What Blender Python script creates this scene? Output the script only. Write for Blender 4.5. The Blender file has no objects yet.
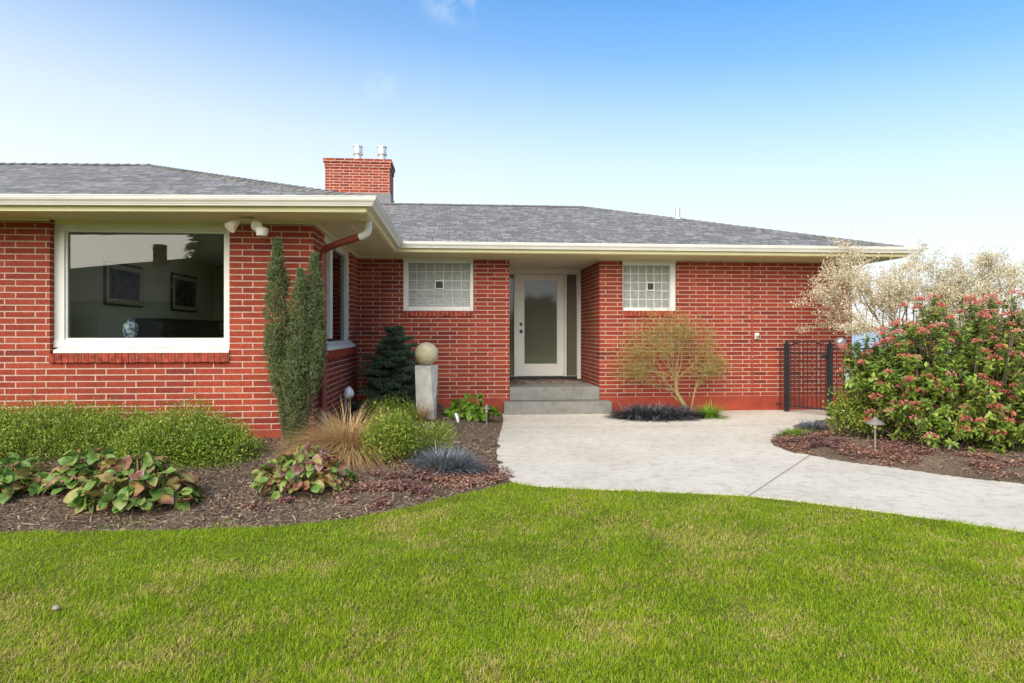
import bpy, bmesh, math, random
import numpy as np
from mathutils import Vector, Matrix

rng = np.random.default_rng(7)
random.seed(7)
R = math.radians
scene = bpy.context.scene
COL = scene.collection

# ---------------------------------------------------------------- camera
cam_data = bpy.data.cameras.new("camera")
cam_data.sensor_width = 36.0
cam_data.lens = 660.0 / 1024.0 * 36.0
cam_data.shift_y = -9.5 / 1024.0
cam_data.clip_start = 0.05
cam_data.clip_end = 20000.0
cam = bpy.data.objects.new("camera", cam_data)
cam.location = (0.0, 0.0, 1.32)
cam.rotation_euler = (R(90), 0.0, -R(4.85))
COL.objects.link(cam)
scene.camera = cam

# ---------------------------------------------------------------- sky, sun, exposure
SUN_ELEV = 33.0
SUN_AZ = 210.0            # compass degrees clockwise from +Y: behind the camera, a little to the left
world = bpy.data.worlds.new("World")
scene.world = world
world.use_nodes = True
wn = world.node_tree
wbg = wn.nodes["Background"]
sky = wn.nodes.new("ShaderNodeTexSky")
sky.sky_type = 'NISHITA'
sky.sun_disc = False
sky.sun_elevation = R(SUN_ELEV)
sky.sun_rotation = R(SUN_AZ)
sky.altitude = 0.0
sky.air_density = 1.0
sky.dust_density = 1.5
sky.ozone_density = 2.0
# humid air: a paler veil towards the horizon, plus two faint wisps of cloud high up
wtc = wn.nodes.new("ShaderNodeTexCoord")
wsep = wn.nodes.new("ShaderNodeSeparateXYZ"); wn.links.new(wtc.outputs['Generated'], wsep.inputs[0])
whs = wn.nodes.new("ShaderNodeHueSaturation"); whs.inputs['Saturation'].default_value = 1.5; whs.inputs['Value'].default_value = 0.80
wtn = wn.nodes.new("ShaderNodeMix"); wtn.data_type = 'RGBA'; wtn.blend_type = 'MULTIPLY'; wtn.inputs[0].default_value = 1.0; wtn.inputs[7].default_value = (0.93, 1.0, 1.02, 1)
wn.links.new(sky.outputs[0], wtn.inputs[6]); wn.links.new(wtn.outputs[2], whs.inputs['Color'])
wlean = wn.nodes.new("ShaderNodeMath"); wlean.operation = 'MULTIPLY_ADD'; wlean.inputs[1].default_value = 0.09
wn.links.new(wsep.outputs[0], wlean.inputs[0]); wn.links.new(wsep.outputs[2], wlean.inputs[2])
wrm = wn.nodes.new("ShaderNodeValToRGB"); wcr = wrm.color_ramp
for _ in range(3): wcr.elements.new(0.5)
for _el, (_p, _v) in zip(wcr.elements, [(0.0, 1.0), (0.14, 0.92), (0.26, 0.68), (0.40, 0.26), (0.56, 0.0)]):
    _el.position = _p; _el.color = (_v, _v, _v, 1)
wn.links.new(wlean.outputs[0], wrm.inputs[0])
wno = wn.nodes.new("ShaderNodeTexNoise"); wno.inputs['Scale'].default_value = 26; wno.inputs['Detail'].default_value = 7; wno.inputs['Roughness'].default_value = 0.6
wn.links.new(wtc.outputs['Generated'], wno.inputs['Vector'])
_prev = wrm.outputs[0]
for _dir, _rad, _amt in (((0.0, 0.885, 0.468), 0.07, 0.55), ((-0.105, 0.93, 0.345), 0.03, 0.2)):
    _d = wn.nodes.new("ShaderNodeVectorMath"); _d.operation = 'DISTANCE'; _d.inputs[1].default_value = _dir
    wn.links.new(wtc.outputs['Generated'], _d.inputs[0])
    _m = wn.nodes.new("ShaderNodeMapRange"); _m.interpolation_type = 'SMOOTHSTEP'
    _m.inputs[1].default_value = _rad; _m.inputs[2].default_value = 0.0; _m.inputs[3].default_value = 0.0; _m.inputs[4].default_value = _amt
    wn.links.new(_d.outputs['Value'], _m.inputs[0])
    _n = wn.nodes.new("ShaderNodeMapRange"); _n.inputs[1].default_value = 0.42; _n.inputs[2].default_value = 0.68
    wn.links.new(wno.outputs[0], _n.inputs[0])
    _x = wn.nodes.new("ShaderNodeMath"); _x.operation = 'MULTIPLY_ADD'; _x.use_clamp = True
    wn.links.new(_m.outputs[0], _x.inputs[0]); wn.links.new(_n.outputs[0], _x.inputs[1]); wn.links.new(_prev, _x.inputs[2])
    _prev = _x.outputs[0]
wmx = wn.nodes.new("ShaderNodeMix"); wmx.data_type = 'RGBA'
wmx.inputs[7].default_value = (3.55, 3.75, 3.95, 1)
wn.links.new(_prev, wmx.inputs[0]); wn.links.new(whs.outputs[0], wmx.inputs[6]); wn.links.new(wmx.outputs[2], wbg.inputs[0])
wbg.inputs[1].default_value = 0.067

sun_data = bpy.data.lights.new("sun", 'SUN')
sun_data.energy = 1.5
sun_data.angle = R(80)
sun_data.color = (1.0, 0.91, 0.78)
sun = bpy.data.objects.new("sun", sun_data)
_a, _e = R(SUN_AZ), R(SUN_ELEV)
_sd = Vector((math.sin(_a) * math.cos(_e), math.cos(_a) * math.cos(_e), math.sin(_e)))
sun.rotation_euler = _sd.to_track_quat('Z', 'Y').to_euler()
sun.location = (-10, -20, 20)
COL.objects.link(sun)

vs = scene.view_settings
vs.view_transform = 'Standard'
vs.look = 'None'
vs.exposure = 2.15
vs.gamma = 1.0
vs.use_curve_mapping = False
scene.cycles.use_denoising = True
scene.cycles.max_bounces = 8
scene.cycles.transparent_max_bounces = 12
scene.cycles.caustics_reflective = False
scene.cycles.caustics_refractive = False

# ================================================================= helpers
def tag(o, label=None, cat=None, group=None, kind=None):
    if label: o["label"] = label
    if cat: o["category"] = cat
    if group: o["group"] = group
    if kind: o["kind"] = kind
    return o

def thing(name, label, cat, loc=(0, 0, 0), group=None):
    o = bpy.data.objects.new(name, None)
    o.location = loc
    o.empty_display_size = 0.2
    COL.objects.link(o)
    return tag(o, label, cat, group)

_world_loc = {}
def wloc(o):
    v = Vector((0, 0, 0))
    while o is not None:
        v += _world_loc.get(o.name, Vector(o.location) if o.type == 'EMPTY' else Vector((0, 0, 0)))
        o = o.parent
    return v

def link(name, me, parent=None):
    """Mesh data is written in world coordinates; a parent never shifts it."""
    o = bpy.data.objects.new(name, me)
    COL.objects.link(o)
    if parent is not None:
        o.parent = parent
        p = parent
        root = p
        while root.parent is not None: root = root.parent
        if p is root and p.type == 'EMPTY':
            o.matrix_parent_inverse = Matrix.Translation(-Vector(p.location))
    return o

class G:
    """Collects boxes, tubes, lathes and faces into one mesh."""
    def __init__(s): s.v = []; s.f = []; s.uv = {}
    def add(s, vs_, fs_):
        b = len(s.v); s.v += [tuple(p) for p in vs_]; s.f += [tuple(b + i for i in f) for f in fs_]; return s
    def box(s, x0, x1, y0, y1, z0, z1):
        return s.add([(x0,y0,z0),(x1,y0,z0),(x1,y1,z0),(x0,y1,z0),(x0,y0,z1),(x1,y0,z1),(x1,y1,z1),(x0,y1,z1)],
                     [(0,3,2,1),(4,5,6,7),(0,1,5,4),(1,2,6,5),(2,3,7,6),(3,0,4,7)])
    def obox(s, c, ax, ay, az, hx, hy, hz):
        c, ax, ay, az = Vector(c), Vector(ax).normalized(), Vector(ay).normalized(), Vector(az).normalized()
        P = []
        for k in (-1, 1):
            for (i, j) in ((-1,-1),(1,-1),(1,1),(-1,1)):
                P.append(c + ax*hx*i + ay*hy*j + az*hz*k)
        return s.add(P, [(0,3,2,1),(4,5,6,7),(0,1,5,4),(1,2,6,5),(2,3,7,6),(3,0,4,7)])
    def tube(s, pts, rad, n=8, cap=True):
        pts = [Vector(p) for p in pts]
        if not hasattr(rad, '__len__'): rad = [rad] * len(pts)
        V = []; F = []
        t0 = (pts[1] - pts[0]).normalized()
        u = t0.orthogonal().normalized()
        for i, p in enumerate(pts):
            if i == 0: t = pts[1] - pts[0]
            elif i == len(pts) - 1: t = pts[-1] - pts[-2]
            else: t = (pts[i+1] - pts[i]).normalized() + (pts[i] - pts[i-1]).normalized()
            t = t.normalized()
            u = (u - t * u.dot(t)).normalized(); w = t.cross(u)
            for k in range(n):
                a = 2 * math.pi * k / n
                V.append(p + (u * math.cos(a) + w * math.sin(a)) * rad[i])
        for i in range(len(pts) - 1):
            for k in range(n):
                F.append((i*n + k, i*n + (k+1) % n, (i+1)*n + (k+1) % n, (i+1)*n + k))
        if cap:
            F.append(tuple(range(n))[::-1]); F.append(tuple((len(pts)-1)*n + k for k in range(n)))
        return s.add(V, F)
    def lathe(s, prof, c=(0,0,0), n=24):
        V = []; F = []
        for (r, z) in prof:
            for k in range(n):
                a = 2*math.pi*k/n
                V.append((c[0] + r*math.cos(a), c[1] + r*math.sin(a), c[2] + z))
        for i in range(len(prof)-1):
            for k in range(n):
                F.append((i*n+k, i*n+(k+1) % n, (i+1)*n+(k+1) % n, (i+1)*n+k))
        F.append(tuple(range(n))[::-1]); F.append(tuple((len(prof)-1)*n+k for k in range(n)))
        return s.add(V, F)
    def build(s, name, mat, parent=None, smooth=False, bevel=0.0):
        me = bpy.data.meshes.new(name)
        me.from_pydata(s.v, [], s.f)
        me.validate()
        me.update()
        if mat is not None: me.materials.append(mat)
        if smooth:
            me.polygons.foreach_set('use_smooth', [True] * len(me.polygons))
            try: me.set_sharp_from_angle(angle=R(40))
            except Exception: pass
        o = link(name, me, parent)
        if bevel > 0:
            m = o.modifiers.new("bevel", 'BEVEL'); m.width = bevel; m.segments = 2; m.limit_method = 'ANGLE'
        return o

def np_mesh(name, V, Q, mat, parent=None, A=None, smooth=False):
    V = np.ascontiguousarray(V, dtype=np.float32); Q = np.ascontiguousarray(Q, dtype=np.int32)
    me = bpy.data.meshes.new(name)
    me.vertices.add(len(V)); me.vertices.foreach_set('co', V.ravel())
    k = Q.shape[1]
    me.loops.add(Q.size); me.loops.foreach_set('vertex_index', Q.ravel())
    me.polygons.add(len(Q))
    me.polygons.foreach_set('loop_start', np.arange(0, Q.size, k, dtype=np.int32))
    me.polygons.foreach_set('loop_total', np.full(len(Q), k, dtype=np.int32))
    if smooth: me.polygons.foreach_set('use_smooth', np.ones(len(Q), dtype=bool))
    if A is not None:
        at = me.attributes.new('rnd', 'FLOAT', 'POINT'); at.data.foreach_set('value', np.ascontiguousarray(A, dtype=np.float32))
    me.update(calc_edges=True)
    me.materials.append(mat)
    return link(name, me, parent)

class Q4:
    """Collects numpy quad soups (V, Q, A) into one mesh."""
    def __init__(s): s.V = []; s.Q = []; s.A = []; s.n = 0
    def add(s, t):
        V, Q, A = t
        s.V.append(V); s.Q.append(Q + s.n); s.A.append(A); s.n += len(V); return s
    def build(s, name, mat, parent=None, smooth=False):
        return np_mesh(name, np.concatenate(s.V), np.concatenate(s.Q), mat, parent, np.concatenate(s.A), smooth)

def nrm(v): return v / np.maximum(np.linalg.norm(v, axis=-1, keepdims=True), 1e-9)

def leaves(P, D, U, L, W, n=2, cols=(-1, 0, 1), fold=0.25, curl=0.25, prof=None, rnd=None, wave=0.0, edge=0.0):
    P = np.asarray(P, float); N = len(P)
    D = nrm(np.broadcast_to(np.asarray(D, float), (N, 3))); U = np.broadcast_to(np.asarray(U, float), (N, 3))
    S = nrm(np.cross(D, U)); K = np.cross(S, D)
    L = np.broadcast_to(np.asarray(L, float), (N,)); W = np.broadcast_to(np.asarray(W, float), (N,))
    t = np.linspace(0, 1, n + 1)
    if prof is None: prof = np.sin(np.pi * np.clip(t, 0, 1) ** 0.85) * 0.95 + 0.05
    else: prof = np.interp(t, np.linspace(0, 1, len(prof)), prof)
    c = np.array(cols, float); m = len(c)
    curl = np.broadcast_to(np.asarray(curl, float), (N,))
    ctr = P[:, None, :] + D[:, None, :] * (L[:, None] * t * (1 - 0.3 * np.abs(curl)[:, None] * t))[:, :, None] - K[:, None, :] * (curl[:, None] * L[:, None] * t ** 2)[:, :, None]
    hw = (W[:, None] * 0.5) * prof[None, :]
    V = ctr[:, :, None, :] + S[:, None, None, :] * (hw[:, :, None] * c)[..., None] + K[:, None, None, :] * (hw[:, :, None] * fold * np.abs(c) ** 1.3)[..., None]
    if wave > 0:
        wv = rng.normal(0, wave, (N, n + 1, m)) * hw[:, :, None]
        V = V + K[:, None, None, :] * wv[..., None]
    V = V.reshape(-1, 3)
    base = np.arange(N)[:, None, None] * ((n + 1) * m)
    i = np.arange(n)[None, :, None]; j = np.arange(m - 1)[None, None, :]
    a = base + i * m + j
    Q = np.stack([a, a + 1, a + m + 1, a + m], -1).reshape(-1, 4)
    if rnd is None: rnd = rng.random(N)
    A = np.repeat(np.broadcast_to(rnd, (N,)), (n + 1) * m)
    if edge > 0:     # leaf margins and tips turn further along the colour range than the middle
        ev = edge * np.maximum(np.abs(c)[None, :] ** 2, (t ** 3)[:, None])
        A = np.clip(A + (ev.ravel()[None, :] * rng.uniform(0, 1, (N, 1)) + rng.normal(0, 0.03, (N, ev.size))).ravel(), 0, 1)
    return V, Q, A

def blades(P, D, L, W, n=3, curl=0.4, rnd=None):
    N = len(P)
    U = np.tile(np.array([0, 0, 1.0]), (N, 1)) + rng.normal(0, 0.05, (N, 3))
    return leaves(P, D, U, L, W, n=n, cols=(-1, 1), fold=0.0, curl=curl, prof=[1, 0.9, 0.65, 0.08], rnd=rnd)

def tubes_np(segs, n=5):
    """segs: list of (points, radii) -> one quad soup"""
    g = G()
    for p, r in segs: g.tube(p, r, n, cap=False)
    V = np.array([tuple(v) for v in g.v], float); Q = np.array(g.f, int)
    return V, Q, np.full(len(V), 0.5)

_lat = rng.random((64, 64))
def vnoise(x, y, f):
    x = np.asarray(x) * f; y = np.asarray(y) * f
    xi = np.floor(x).astype(int); yi = np.floor(y).astype(int)
    fx = x - xi; fy = y - yi
    fx = fx * fx * (3 - 2 * fx); fy = fy * fy * (3 - 2 * fy)
    a = _lat[xi % 64, yi % 64]; b = _lat[(xi + 1) % 64, yi % 64]; c = _lat[xi % 64, (yi + 1) % 64]; d = _lat[(xi + 1) % 64, (yi + 1) % 64]
    return (a * (1 - fx) + b * fx) * (1 - fy) + (c * (1 - fx) + d * fx) * fy

def smooth_poly(pts, closed=True, it=2):
    pts = [tuple(p) for p in pts]
    for _ in range(it):
        out = []
        m = len(pts)
        for i in range(m if closed else m - 1):
            a = pts[i]; b = pts[(i + 1) % m]
            out.append((a[0]*.75 + b[0]*.25, a[1]*.75 + b[1]*.25)); out.append((a[0]*.25 + b[0]*.75, a[1]*.25 + b[1]*.75))
        if not closed: out = [pts[0]] + out + [pts[-1]]
        pts = out
    return pts

def sdist(x, y, poly):
    """signed distance to a polygon, positive inside"""
    x = np.asarray(x, float); y = np.asarray(y, float)
    d = np.full(x.shape, 1e9); ins = np.zeros(x.shape, bool)
    m = len(poly)
    for i in range(m):
        ax, ay = poly[i]; bx, by = poly[(i + 1) % m]
        ex, ey = bx - ax, by - ay
        t = np.clip(((x - ax) * ex + (y - ay) * ey) / max(ex*ex + ey*ey, 1e-12), 0, 1)
        d = np.minimum(d, np.hypot(x - ax - t*ex, y - ay - t*ey))
        cond = (ay > y) != (by > y)
        with np.errstate(divide='ignore', invalid='ignore'):
            xx = ax + (y - ay) * ex / (ey if abs(ey) > 1e-12 else 1e-12)
        ins ^= cond & (x < xx)
    return np.where(ins, d, -d)

# ================================================================= materials
def new_mat(name):
    m = bpy.data.materials.new(name); m.use_nodes = True
    nt = m.node_tree
    return m, nt, nt.nodes, nt.links, nt.nodes["Principled BSDF"]

def ramp(nodes, stops, interp='LINEAR'):
    r = nodes.new("ShaderNodeValToRGB"); cr = r.color_ramp; cr.interpolation = interp
    while len(cr.elements) < len(stops): cr.elements.new(0.5)
    for e, (p, c) in zip(cr.elements, stops):
        e.position = p; e.color = (c[0], c[1], c[2], 1)
    return r

def math_node(nodes, op, a=None, b=None):
    n = nodes.new("ShaderNodeMath"); n.operation = op
    if a is not None and not hasattr(a, 'links'): n.inputs[0].default_value = a
    if b is not None and not hasattr(b, 'links'): n.inputs[1].default_value = b
    return n

def mix_rgb(nodes, links, fac, a, b, mode='MIX'):
    n = nodes.new("ShaderNodeMix"); n.data_type = 'RGBA'; n.blend_type = mode
    for sock, v in ((n.inputs[0], fac), (n.inputs[6], a), (n.inputs[7], b)):
        if hasattr(v, 'is_output'): links.new(v, sock)
        elif hasattr(v, '__len__'): sock.default_value = (v[0], v[1], v[2], 1)
        else: sock.default_value = v
    return n.outputs[2]

def noise(nodes, links, vec, scale, detail=4, rough=0.55):
    n = nodes.new("ShaderNodeTexNoise"); n.inputs['Scale'].default_value = scale; n.inputs['Detail'].default_value = detail; n.inputs['Roughness'].default_value = rough
    if vec is not None: links.new(vec, n.inputs['Vector'])
    return n

def plain(name, col, rough=0.5, spec=0.5, metal=0.0, var=0.12, vscale=6.0, bump=0.0, bscale=60.0):
    """painted / cast / metal surface with slight mottling, dirt and micro relief"""
    m, nt, N, L, b = new_mat(name)
    tc = N.new("ShaderNodeTexCoord")
    n1 = noise(N, L, tc.outputs['Object'], vscale, 6)
    r = ramp(N, [(0.3, [c * (1 - var) for c in col]), (0.7, [min(1, c * (1 + var * 0.6)) for c in col])])
    L.new(n1.outputs[0], r.inputs[0]); L.new(r.outputs[0], b.inputs['Base Color'])
    b.inputs['Roughness'].default_value = rough; b.inputs['Specular IOR Level'].default_value = spec; b.inputs['Metallic'].default_value = metal
    if bump > 0:
        n2 = noise(N, L, tc.outputs['Object'], bscale, 5)
        bp = N.new("ShaderNodeBump"); bp.inputs['Strength'].default_value = bump; bp.inputs['Distance'].default_value = 0.01
        L.new(n2.outputs[0], bp.inputs['Height']); L.new(bp.outputs[0], b.inputs['Normal'])
    return m

def foliage(name, stops, rough=0.5, spec=0.35, trans=0.25):
    m, nt, N, L, b = new_mat(name)
    at = N.new("ShaderNodeAttribute"); at.attribute_name = 'rnd'
    r = ramp(N, stops); L.new(at.outputs['Fac'], r.inputs[0])
    L.new(r.outputs[0], b.inputs['Base Color'])
    b.inputs['Roughness'].default_value = rough; b.inputs['Specular IOR Level'].default_value = spec
    if trans > 0:
        tr = N.new("ShaderNodeBsdfTranslucent"); L.new(r.outputs[0], tr.inputs[0])
        mx = N.new("ShaderNodeMixShader"); mx.inputs[0].default_value = trans
        L.new(b.outputs[0], mx.inputs[1]); L.new(tr.outputs[0], mx.inputs[2])
        L.new(mx.outputs[0], N["Material Output"].inputs[0])
    return m

def brick_mat(name, bw=0.305, bh=0.0677, offset_x=0.0):
    m, nt, N, L, b = new_mat(name)
    tc = N.new("ShaderNodeTexCoord")
    sp = N.new("ShaderNodeSeparateXYZ"); L.new(tc.outputs['Object'], sp.inputs[0])
    ad = math_node(N, 'ADD'); L.new(sp.outputs[0], ad.inputs[0]); L.new(sp.outputs[1], ad.inputs[1])
    ad2 = math_node(N, 'ADD', b=50.0 + offset_x); L.new(ad.outputs[0], ad2.inputs[0])
    zz = math_node(N, 'ADD', b=0.0677 * 20 - 0.25 - 0.003); L.new(sp.outputs[2], zz.inputs[0])
    # slight hand-laid wander
    cb0 = N.new("ShaderNodeCombineXYZ"); L.new(ad2.outputs[0], cb0.inputs[0]); L.new(zz.outputs[0], cb0.inputs[1])
    nw = noise(N, L, cb0.outputs[0], 9.0, 3)
    vm = N.new("ShaderNodeVectorMath"); vm.operation = 'MULTIPLY_ADD'; vm.inputs[1].default_value = (0.006, 0.004, 0)
    L.new(nw.outputs['Color'], vm.inputs[0]); L.new(cb0.outputs[0], vm.inputs[2])
    bt = N.new("ShaderNodeTexBrick"); L.new(vm.outputs[0], bt.inputs['Vector'])
    bt.offset = 0.36; bt.offset_frequency = 2; bt.squash = 1.0
    bt.inputs['Scale'].default_value = 1.0
    bt.inputs['Brick Width'].default_value = bw; bt.inputs['Row Height'].default_value = bh
    bt.inputs['Mortar Size'].default_value = 0.0072; bt.inputs['Mortar Smooth'].default_value = 0.25
    bt.inputs['Bias'].default_value = 0.0
    bt.inputs['Color1'].default_value = (0, 0, 0, 1); bt.inputs['Color2'].default_value = (1, 1, 1, 1); bt.inputs['Mortar'].default_value = (0.5, 0.5, 0.5, 1)
    rc = ramp(N, [(0.0, (0.17, 0.029, 0.020)), (0.06, (0.235, 0.036, 0.020)), (0.30, (0.275, 0.041, 0.020)), (0.70, (0.305, 0.047, 0.022)), (0.93, (0.335, 0.057, 0.026)), (1.0, (0.37, 0.08, 0.036))])
    L.new(bt.outputs['Color'], rc.inputs[0])
    n2 = noise(N, L, tc.outputs['Object'], 38, 5); r2 = ramp(N, [(0.3, (0.72, 0.72, 0.74)), (0.7, (1.15, 1.12, 1.1))]); L.new(n2.outputs[0], r2.inputs[0])
    c1 = mix_rgb(N, L, 1.0, rc.outputs[0], r2.outputs[0], 'MULTIPLY')
    n3 = noise(N, L, tc.outputs['Object'], 1.3, 3); r3 = ramp(N, [(0.35, (0.84, 0.84, 0.86)), (0.65, (1.08, 1.06, 1.05))]); L.new(n3.outputs[0], r3.inputs[0])
    c2 = mix_rgb(N, L, 1.0, c1, r3.outputs[0], 'MULTIPLY')
    nm = noise(N, L, tc.outputs['Object'], 25, 4); rm = ramp(N, [(0.3, (0.40, 0.27, 0.205)), (0.7, (0.55, 0.40, 0.315))]); L.new(nm.outputs[0], rm.inputs[0])
    c3 = mix_rgb(N, L, bt.outputs['Fac'], c2, rm.outputs[0])
    L.new(c3, b.inputs['Base Color'])
    b.inputs['Roughness'].default_value = 0.75; b.inputs['Specular IOR Level'].default_value = 0.25
    inv = math_node(N, 'SUBTRACT', a=1.0); L.new(bt.outputs['Fac'], inv.inputs[1])
    sc = math_node(N, 'MULTIPLY_ADD'); L.new(n2.outputs[0], sc.inputs[0]); sc.inputs[1].default_value = 0.25; L.new(inv.outputs[0], sc.inputs[2])
    bp = N.new("ShaderNodeBump"); bp.inputs['Strength'].default_value = 0.8; bp.inputs['Distance'].default_value = 0.006
    L.new(sc.outputs[0], bp.inputs['Height']); L.new(bp.outputs[0], b.inputs['Normal'])
    return m

def shingle_mat():
    m, nt, N, L, b = new_mat("asphalt_shingles")
    uv = N.new("ShaderNodeUVMap"); uv.uv_map = "UVMap"
    nw = noise(N, L, uv.outputs[0], 3.0, 3)
    vm = N.new("ShaderNodeVectorMath"); vm.operation = 'MULTIPLY_ADD'; vm.inputs[1].default_value = (0.05, 0.02, 0)
    L.new(nw.outputs['Color'], vm.inputs[0]); L.new(uv.outputs[0], vm.inputs[2])
    bt = N.new("ShaderNodeTexBrick"); L.new(vm.outputs[0], bt.inputs['Vector'])
    bt.offset = 0.41; bt.offset_frequency = 3; bt.squash = 0.7; bt.squash_frequency = 2
    bt.inputs['Scale'].default_value = 1.0; bt.inputs['Brick Width'].default_value = 0.17; bt.inputs['Row Height'].default_value = 0.118
    bt.inputs['Mortar Size'].default_value = 0.006; bt.inputs['Mortar Smooth'].default_value = 0.5
    bt.inputs['Color1'].default_value = (0, 0, 0, 1); bt.inputs['Color2'].default_value = (1, 1, 1, 1); bt.inputs['Mortar'].default_value = (0.1, 0.1, 0.1, 1)
    rc = ramp(N, [(0.0, (0.145, 0.14, 0.132)), (0.4, (0.195, 0.188, 0.176)), (0.75, (0.24, 0.231, 0.215)), (1.0, (0.31, 0.298, 0.275))])
    L.new(bt.outputs['Color'], rc.inputs[0])
    n2 = noise(N, L, uv.outputs[0], 220, 2); r2 = ramp(N, [(0.3, (0.65, 0.65, 0.65)), (0.7, (1.3, 1.3, 1.3))]); L.new(n2.outputs[0], r2.inputs[0])
    c1 = mix_rgb(N, L, 1.0, rc.outputs[0], r2.outputs[0], 'MULTIPLY')
    mp = N.new("ShaderNodeMapping"); mp.inputs['Scale'].default_value = (1.2, 7.0, 1); L.new(uv.outputs[0], mp.inputs[0])
    n3 = noise(N, L, mp.outputs[0], 1.2, 5); r3 = ramp(N, [(0.3, (0.8, 0.8, 0.81)), (0.7, (1.16, 1.15, 1.13))]); L.new(n3.outputs[0], r3.inputs[0])
    c2 = mix_rgb(N, L, 1.0, c1, r3.outputs[0], 'MULTIPLY')
    c3 = mix_rgb(N, L, bt.outputs['Fac'], c2, (0.05, 0.05, 0.053))
    L.new(c3, b.inputs['Base Color']); b.inputs['Roughness'].default_value = 0.85; b.inputs['Specular IOR Level'].default_value = 0.25
    # each course steps up towards its lower edge
    sp = N.new("ShaderNodeSeparateXYZ"); L.new(vm.outputs[0], sp.inputs[0])
    dv = math_node(N, 'DIVIDE', b=0.118); L.new(sp.outputs[1], dv.inputs[0])
    fr = math_node(N, 'FRACT'); L.new(dv.outputs[0], fr.inputs[0])
    iv = math_node(N, 'SUBTRACT', a=1.0); L.new(fr.outputs[0], iv.inputs[1])
    ma = math_node(N, 'MULTIPLY_ADD'); L.new(bt.outputs['Color'], ma.inputs[0]); ma.inputs[1].default_value = 0.6; L.new(iv.outputs[0], ma.inputs[2])
    bp = N.new("ShaderNodeBump"); bp.inputs['Strength'].default_value = 1.0; bp.inputs['Distance'].default_value = 0.012
    L.new(ma.outputs[0], bp.inputs['Height']); L.new(bp.outputs[0], b.inputs['Normal'])
    return m

def concrete_mat(name, base, dark, joint=None):
    m, nt, N, L, b = new_mat(name)
    tc = N.new("ShaderNodeTexCoord"); o = tc.outputs['Object']
    n1 = noise(N, L, o, 1.1, 6, 0.6); r1 = ramp(N, [(0.3, dark), (0.62, base)]); L.new(n1.outputs[0], r1.inputs[0])
    n2 = noise(N, L, o, 90, 4); r2 = ramp(N, [(0.3, (0.86, 0.86, 0.86)), (0.7, (1.08, 1.08, 1.08))]); L.new(n2.outputs[0], r2.inputs[0])
    c = mix_rgb(N, L, 1.0, r1.outputs[0], r2.outputs[0], 'MULTIPLY')
    n4 = noise(N, L, o, 9, 9, 0.75); r4 = ramp(N, [(0.34, (0.76, 0.74, 0.71)), (0.52, (1, 1, 1))]); L.new(n4.outputs[0], r4.inputs[0])
    c = mix_rgb(N, L, 1.0, c, r4.outputs[0], 'MULTIPLY')
    hgt = n2.outputs[0]
    if joint:
        sp = N.new("ShaderNodeSeparateXYZ"); L.new(o, sp.inputs[0])
        for (ax, ay, bx, by) in joint:
            ln = math.hypot(bx-ax, by-ay); nx, ny = -(by-ay)/ln, (bx-ax)/ln
            mx = math_node(N, 'MULTIPLY', b=nx); L.new(sp.outputs[0], mx.inputs[0])
            my = math_node(N, 'MULTIPLY_ADD', b=ny); L.new(sp.outputs[1], my.inputs[0]); L.new(mx.outputs[0], my.inputs[2])
            sb = math_node(N, 'SUBTRACT', b=ax*nx + ay*ny); L.new(my.outputs[0], sb.inputs[0])
            ab = math_node(N, 'ABSOLUTE'); L.new(sb.outputs[0], ab.inputs[0])
            mr = N.new("ShaderNodeMapRange"); mr.inputs[1].default_value = 0.004; mr.inputs[2].default_value = 0.013; L.new(ab.outputs[0], mr.inputs[0])
            c = mix_rgb(N, L, mr.outputs[0], (0.27, 0.23, 0.17), c)
    L.new(c, b.inputs['Base Color']); b.inputs['Roughness'].default_value = 0.85; b.inputs['Specular IOR Level'].default_value = 0.25
    bp = N.new("ShaderNodeBump"); bp.inputs['Strength'].default_value = 0.35; bp.inputs['Distance'].default_value = 0.004
    L.new(hgt, bp.inputs['Height']); L.new(bp.outputs[0], b.inputs['Normal'])
    return m

def soil_mat(name, stops, scale=30):
    m, nt, N, L, b = new_mat(name)
    tc = N.new("ShaderNodeTexCoord"); o = tc.outputs['Object']
    n1 = noise(N, L, o, scale, 8, 0.75); r1 = ramp(N, stops); L.new(n1.outputs[0], r1.inputs[0])
    n2 = noise(N, L, o, 1.6, 4); r2 = ramp(N, [(0.35, (0.75, 0.75, 0.75)), (0.65, (1.2, 1.17, 1.12))]); L.new(n2.outputs[0], r2.inputs[0])
    c = mix_rgb(N, L, 1.0, r1.outputs[0], r2.outputs[0], 'MULTIPLY')
    L.new(c, b.inputs['Base Color']); b.inputs['Roughness'].default_value = 0.95; b.inputs['Specular IOR Level'].default_value = 0.15
    bp = N.new("ShaderNodeBump"); bp.inputs['Strength'].default_value = 0.9; bp.inputs['Distance'].default_value = 0.02
    L.new(n1.outputs[0], bp.inputs['Height']); L.new(bp.outputs[0], b.inputs['Normal'])
    return m

def glass_mat(name, ior=1.55, tint=(0.9, 0.94, 0.9), rough=0.0):
    """thin window pane: fresnel mirror over a clear, slightly tinted pane"""
    m, nt, N, L, b = new_mat(name)
    N.remove(b)
    fr = N.new("ShaderNodeFresnel"); fr.inputs[0].default_value = ior
    tr = N.new("ShaderNodeBsdfTransparent"); tr.inputs[0].default_value = (*tint, 1)
    gl = N.new("ShaderNodeBsdfGlossy"); gl.inputs['Roughness'].default_value = rough
    mx = N.new("ShaderNodeMixShader"); L.new(fr.outputs[0], mx.inputs[0]); L.new(tr.outputs[0], mx.inputs[1]); L.new(gl.outputs[0], mx.inputs[2])
    L.new(mx.outputs[0], N["Material Output"].inputs[0])
    return m

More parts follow.
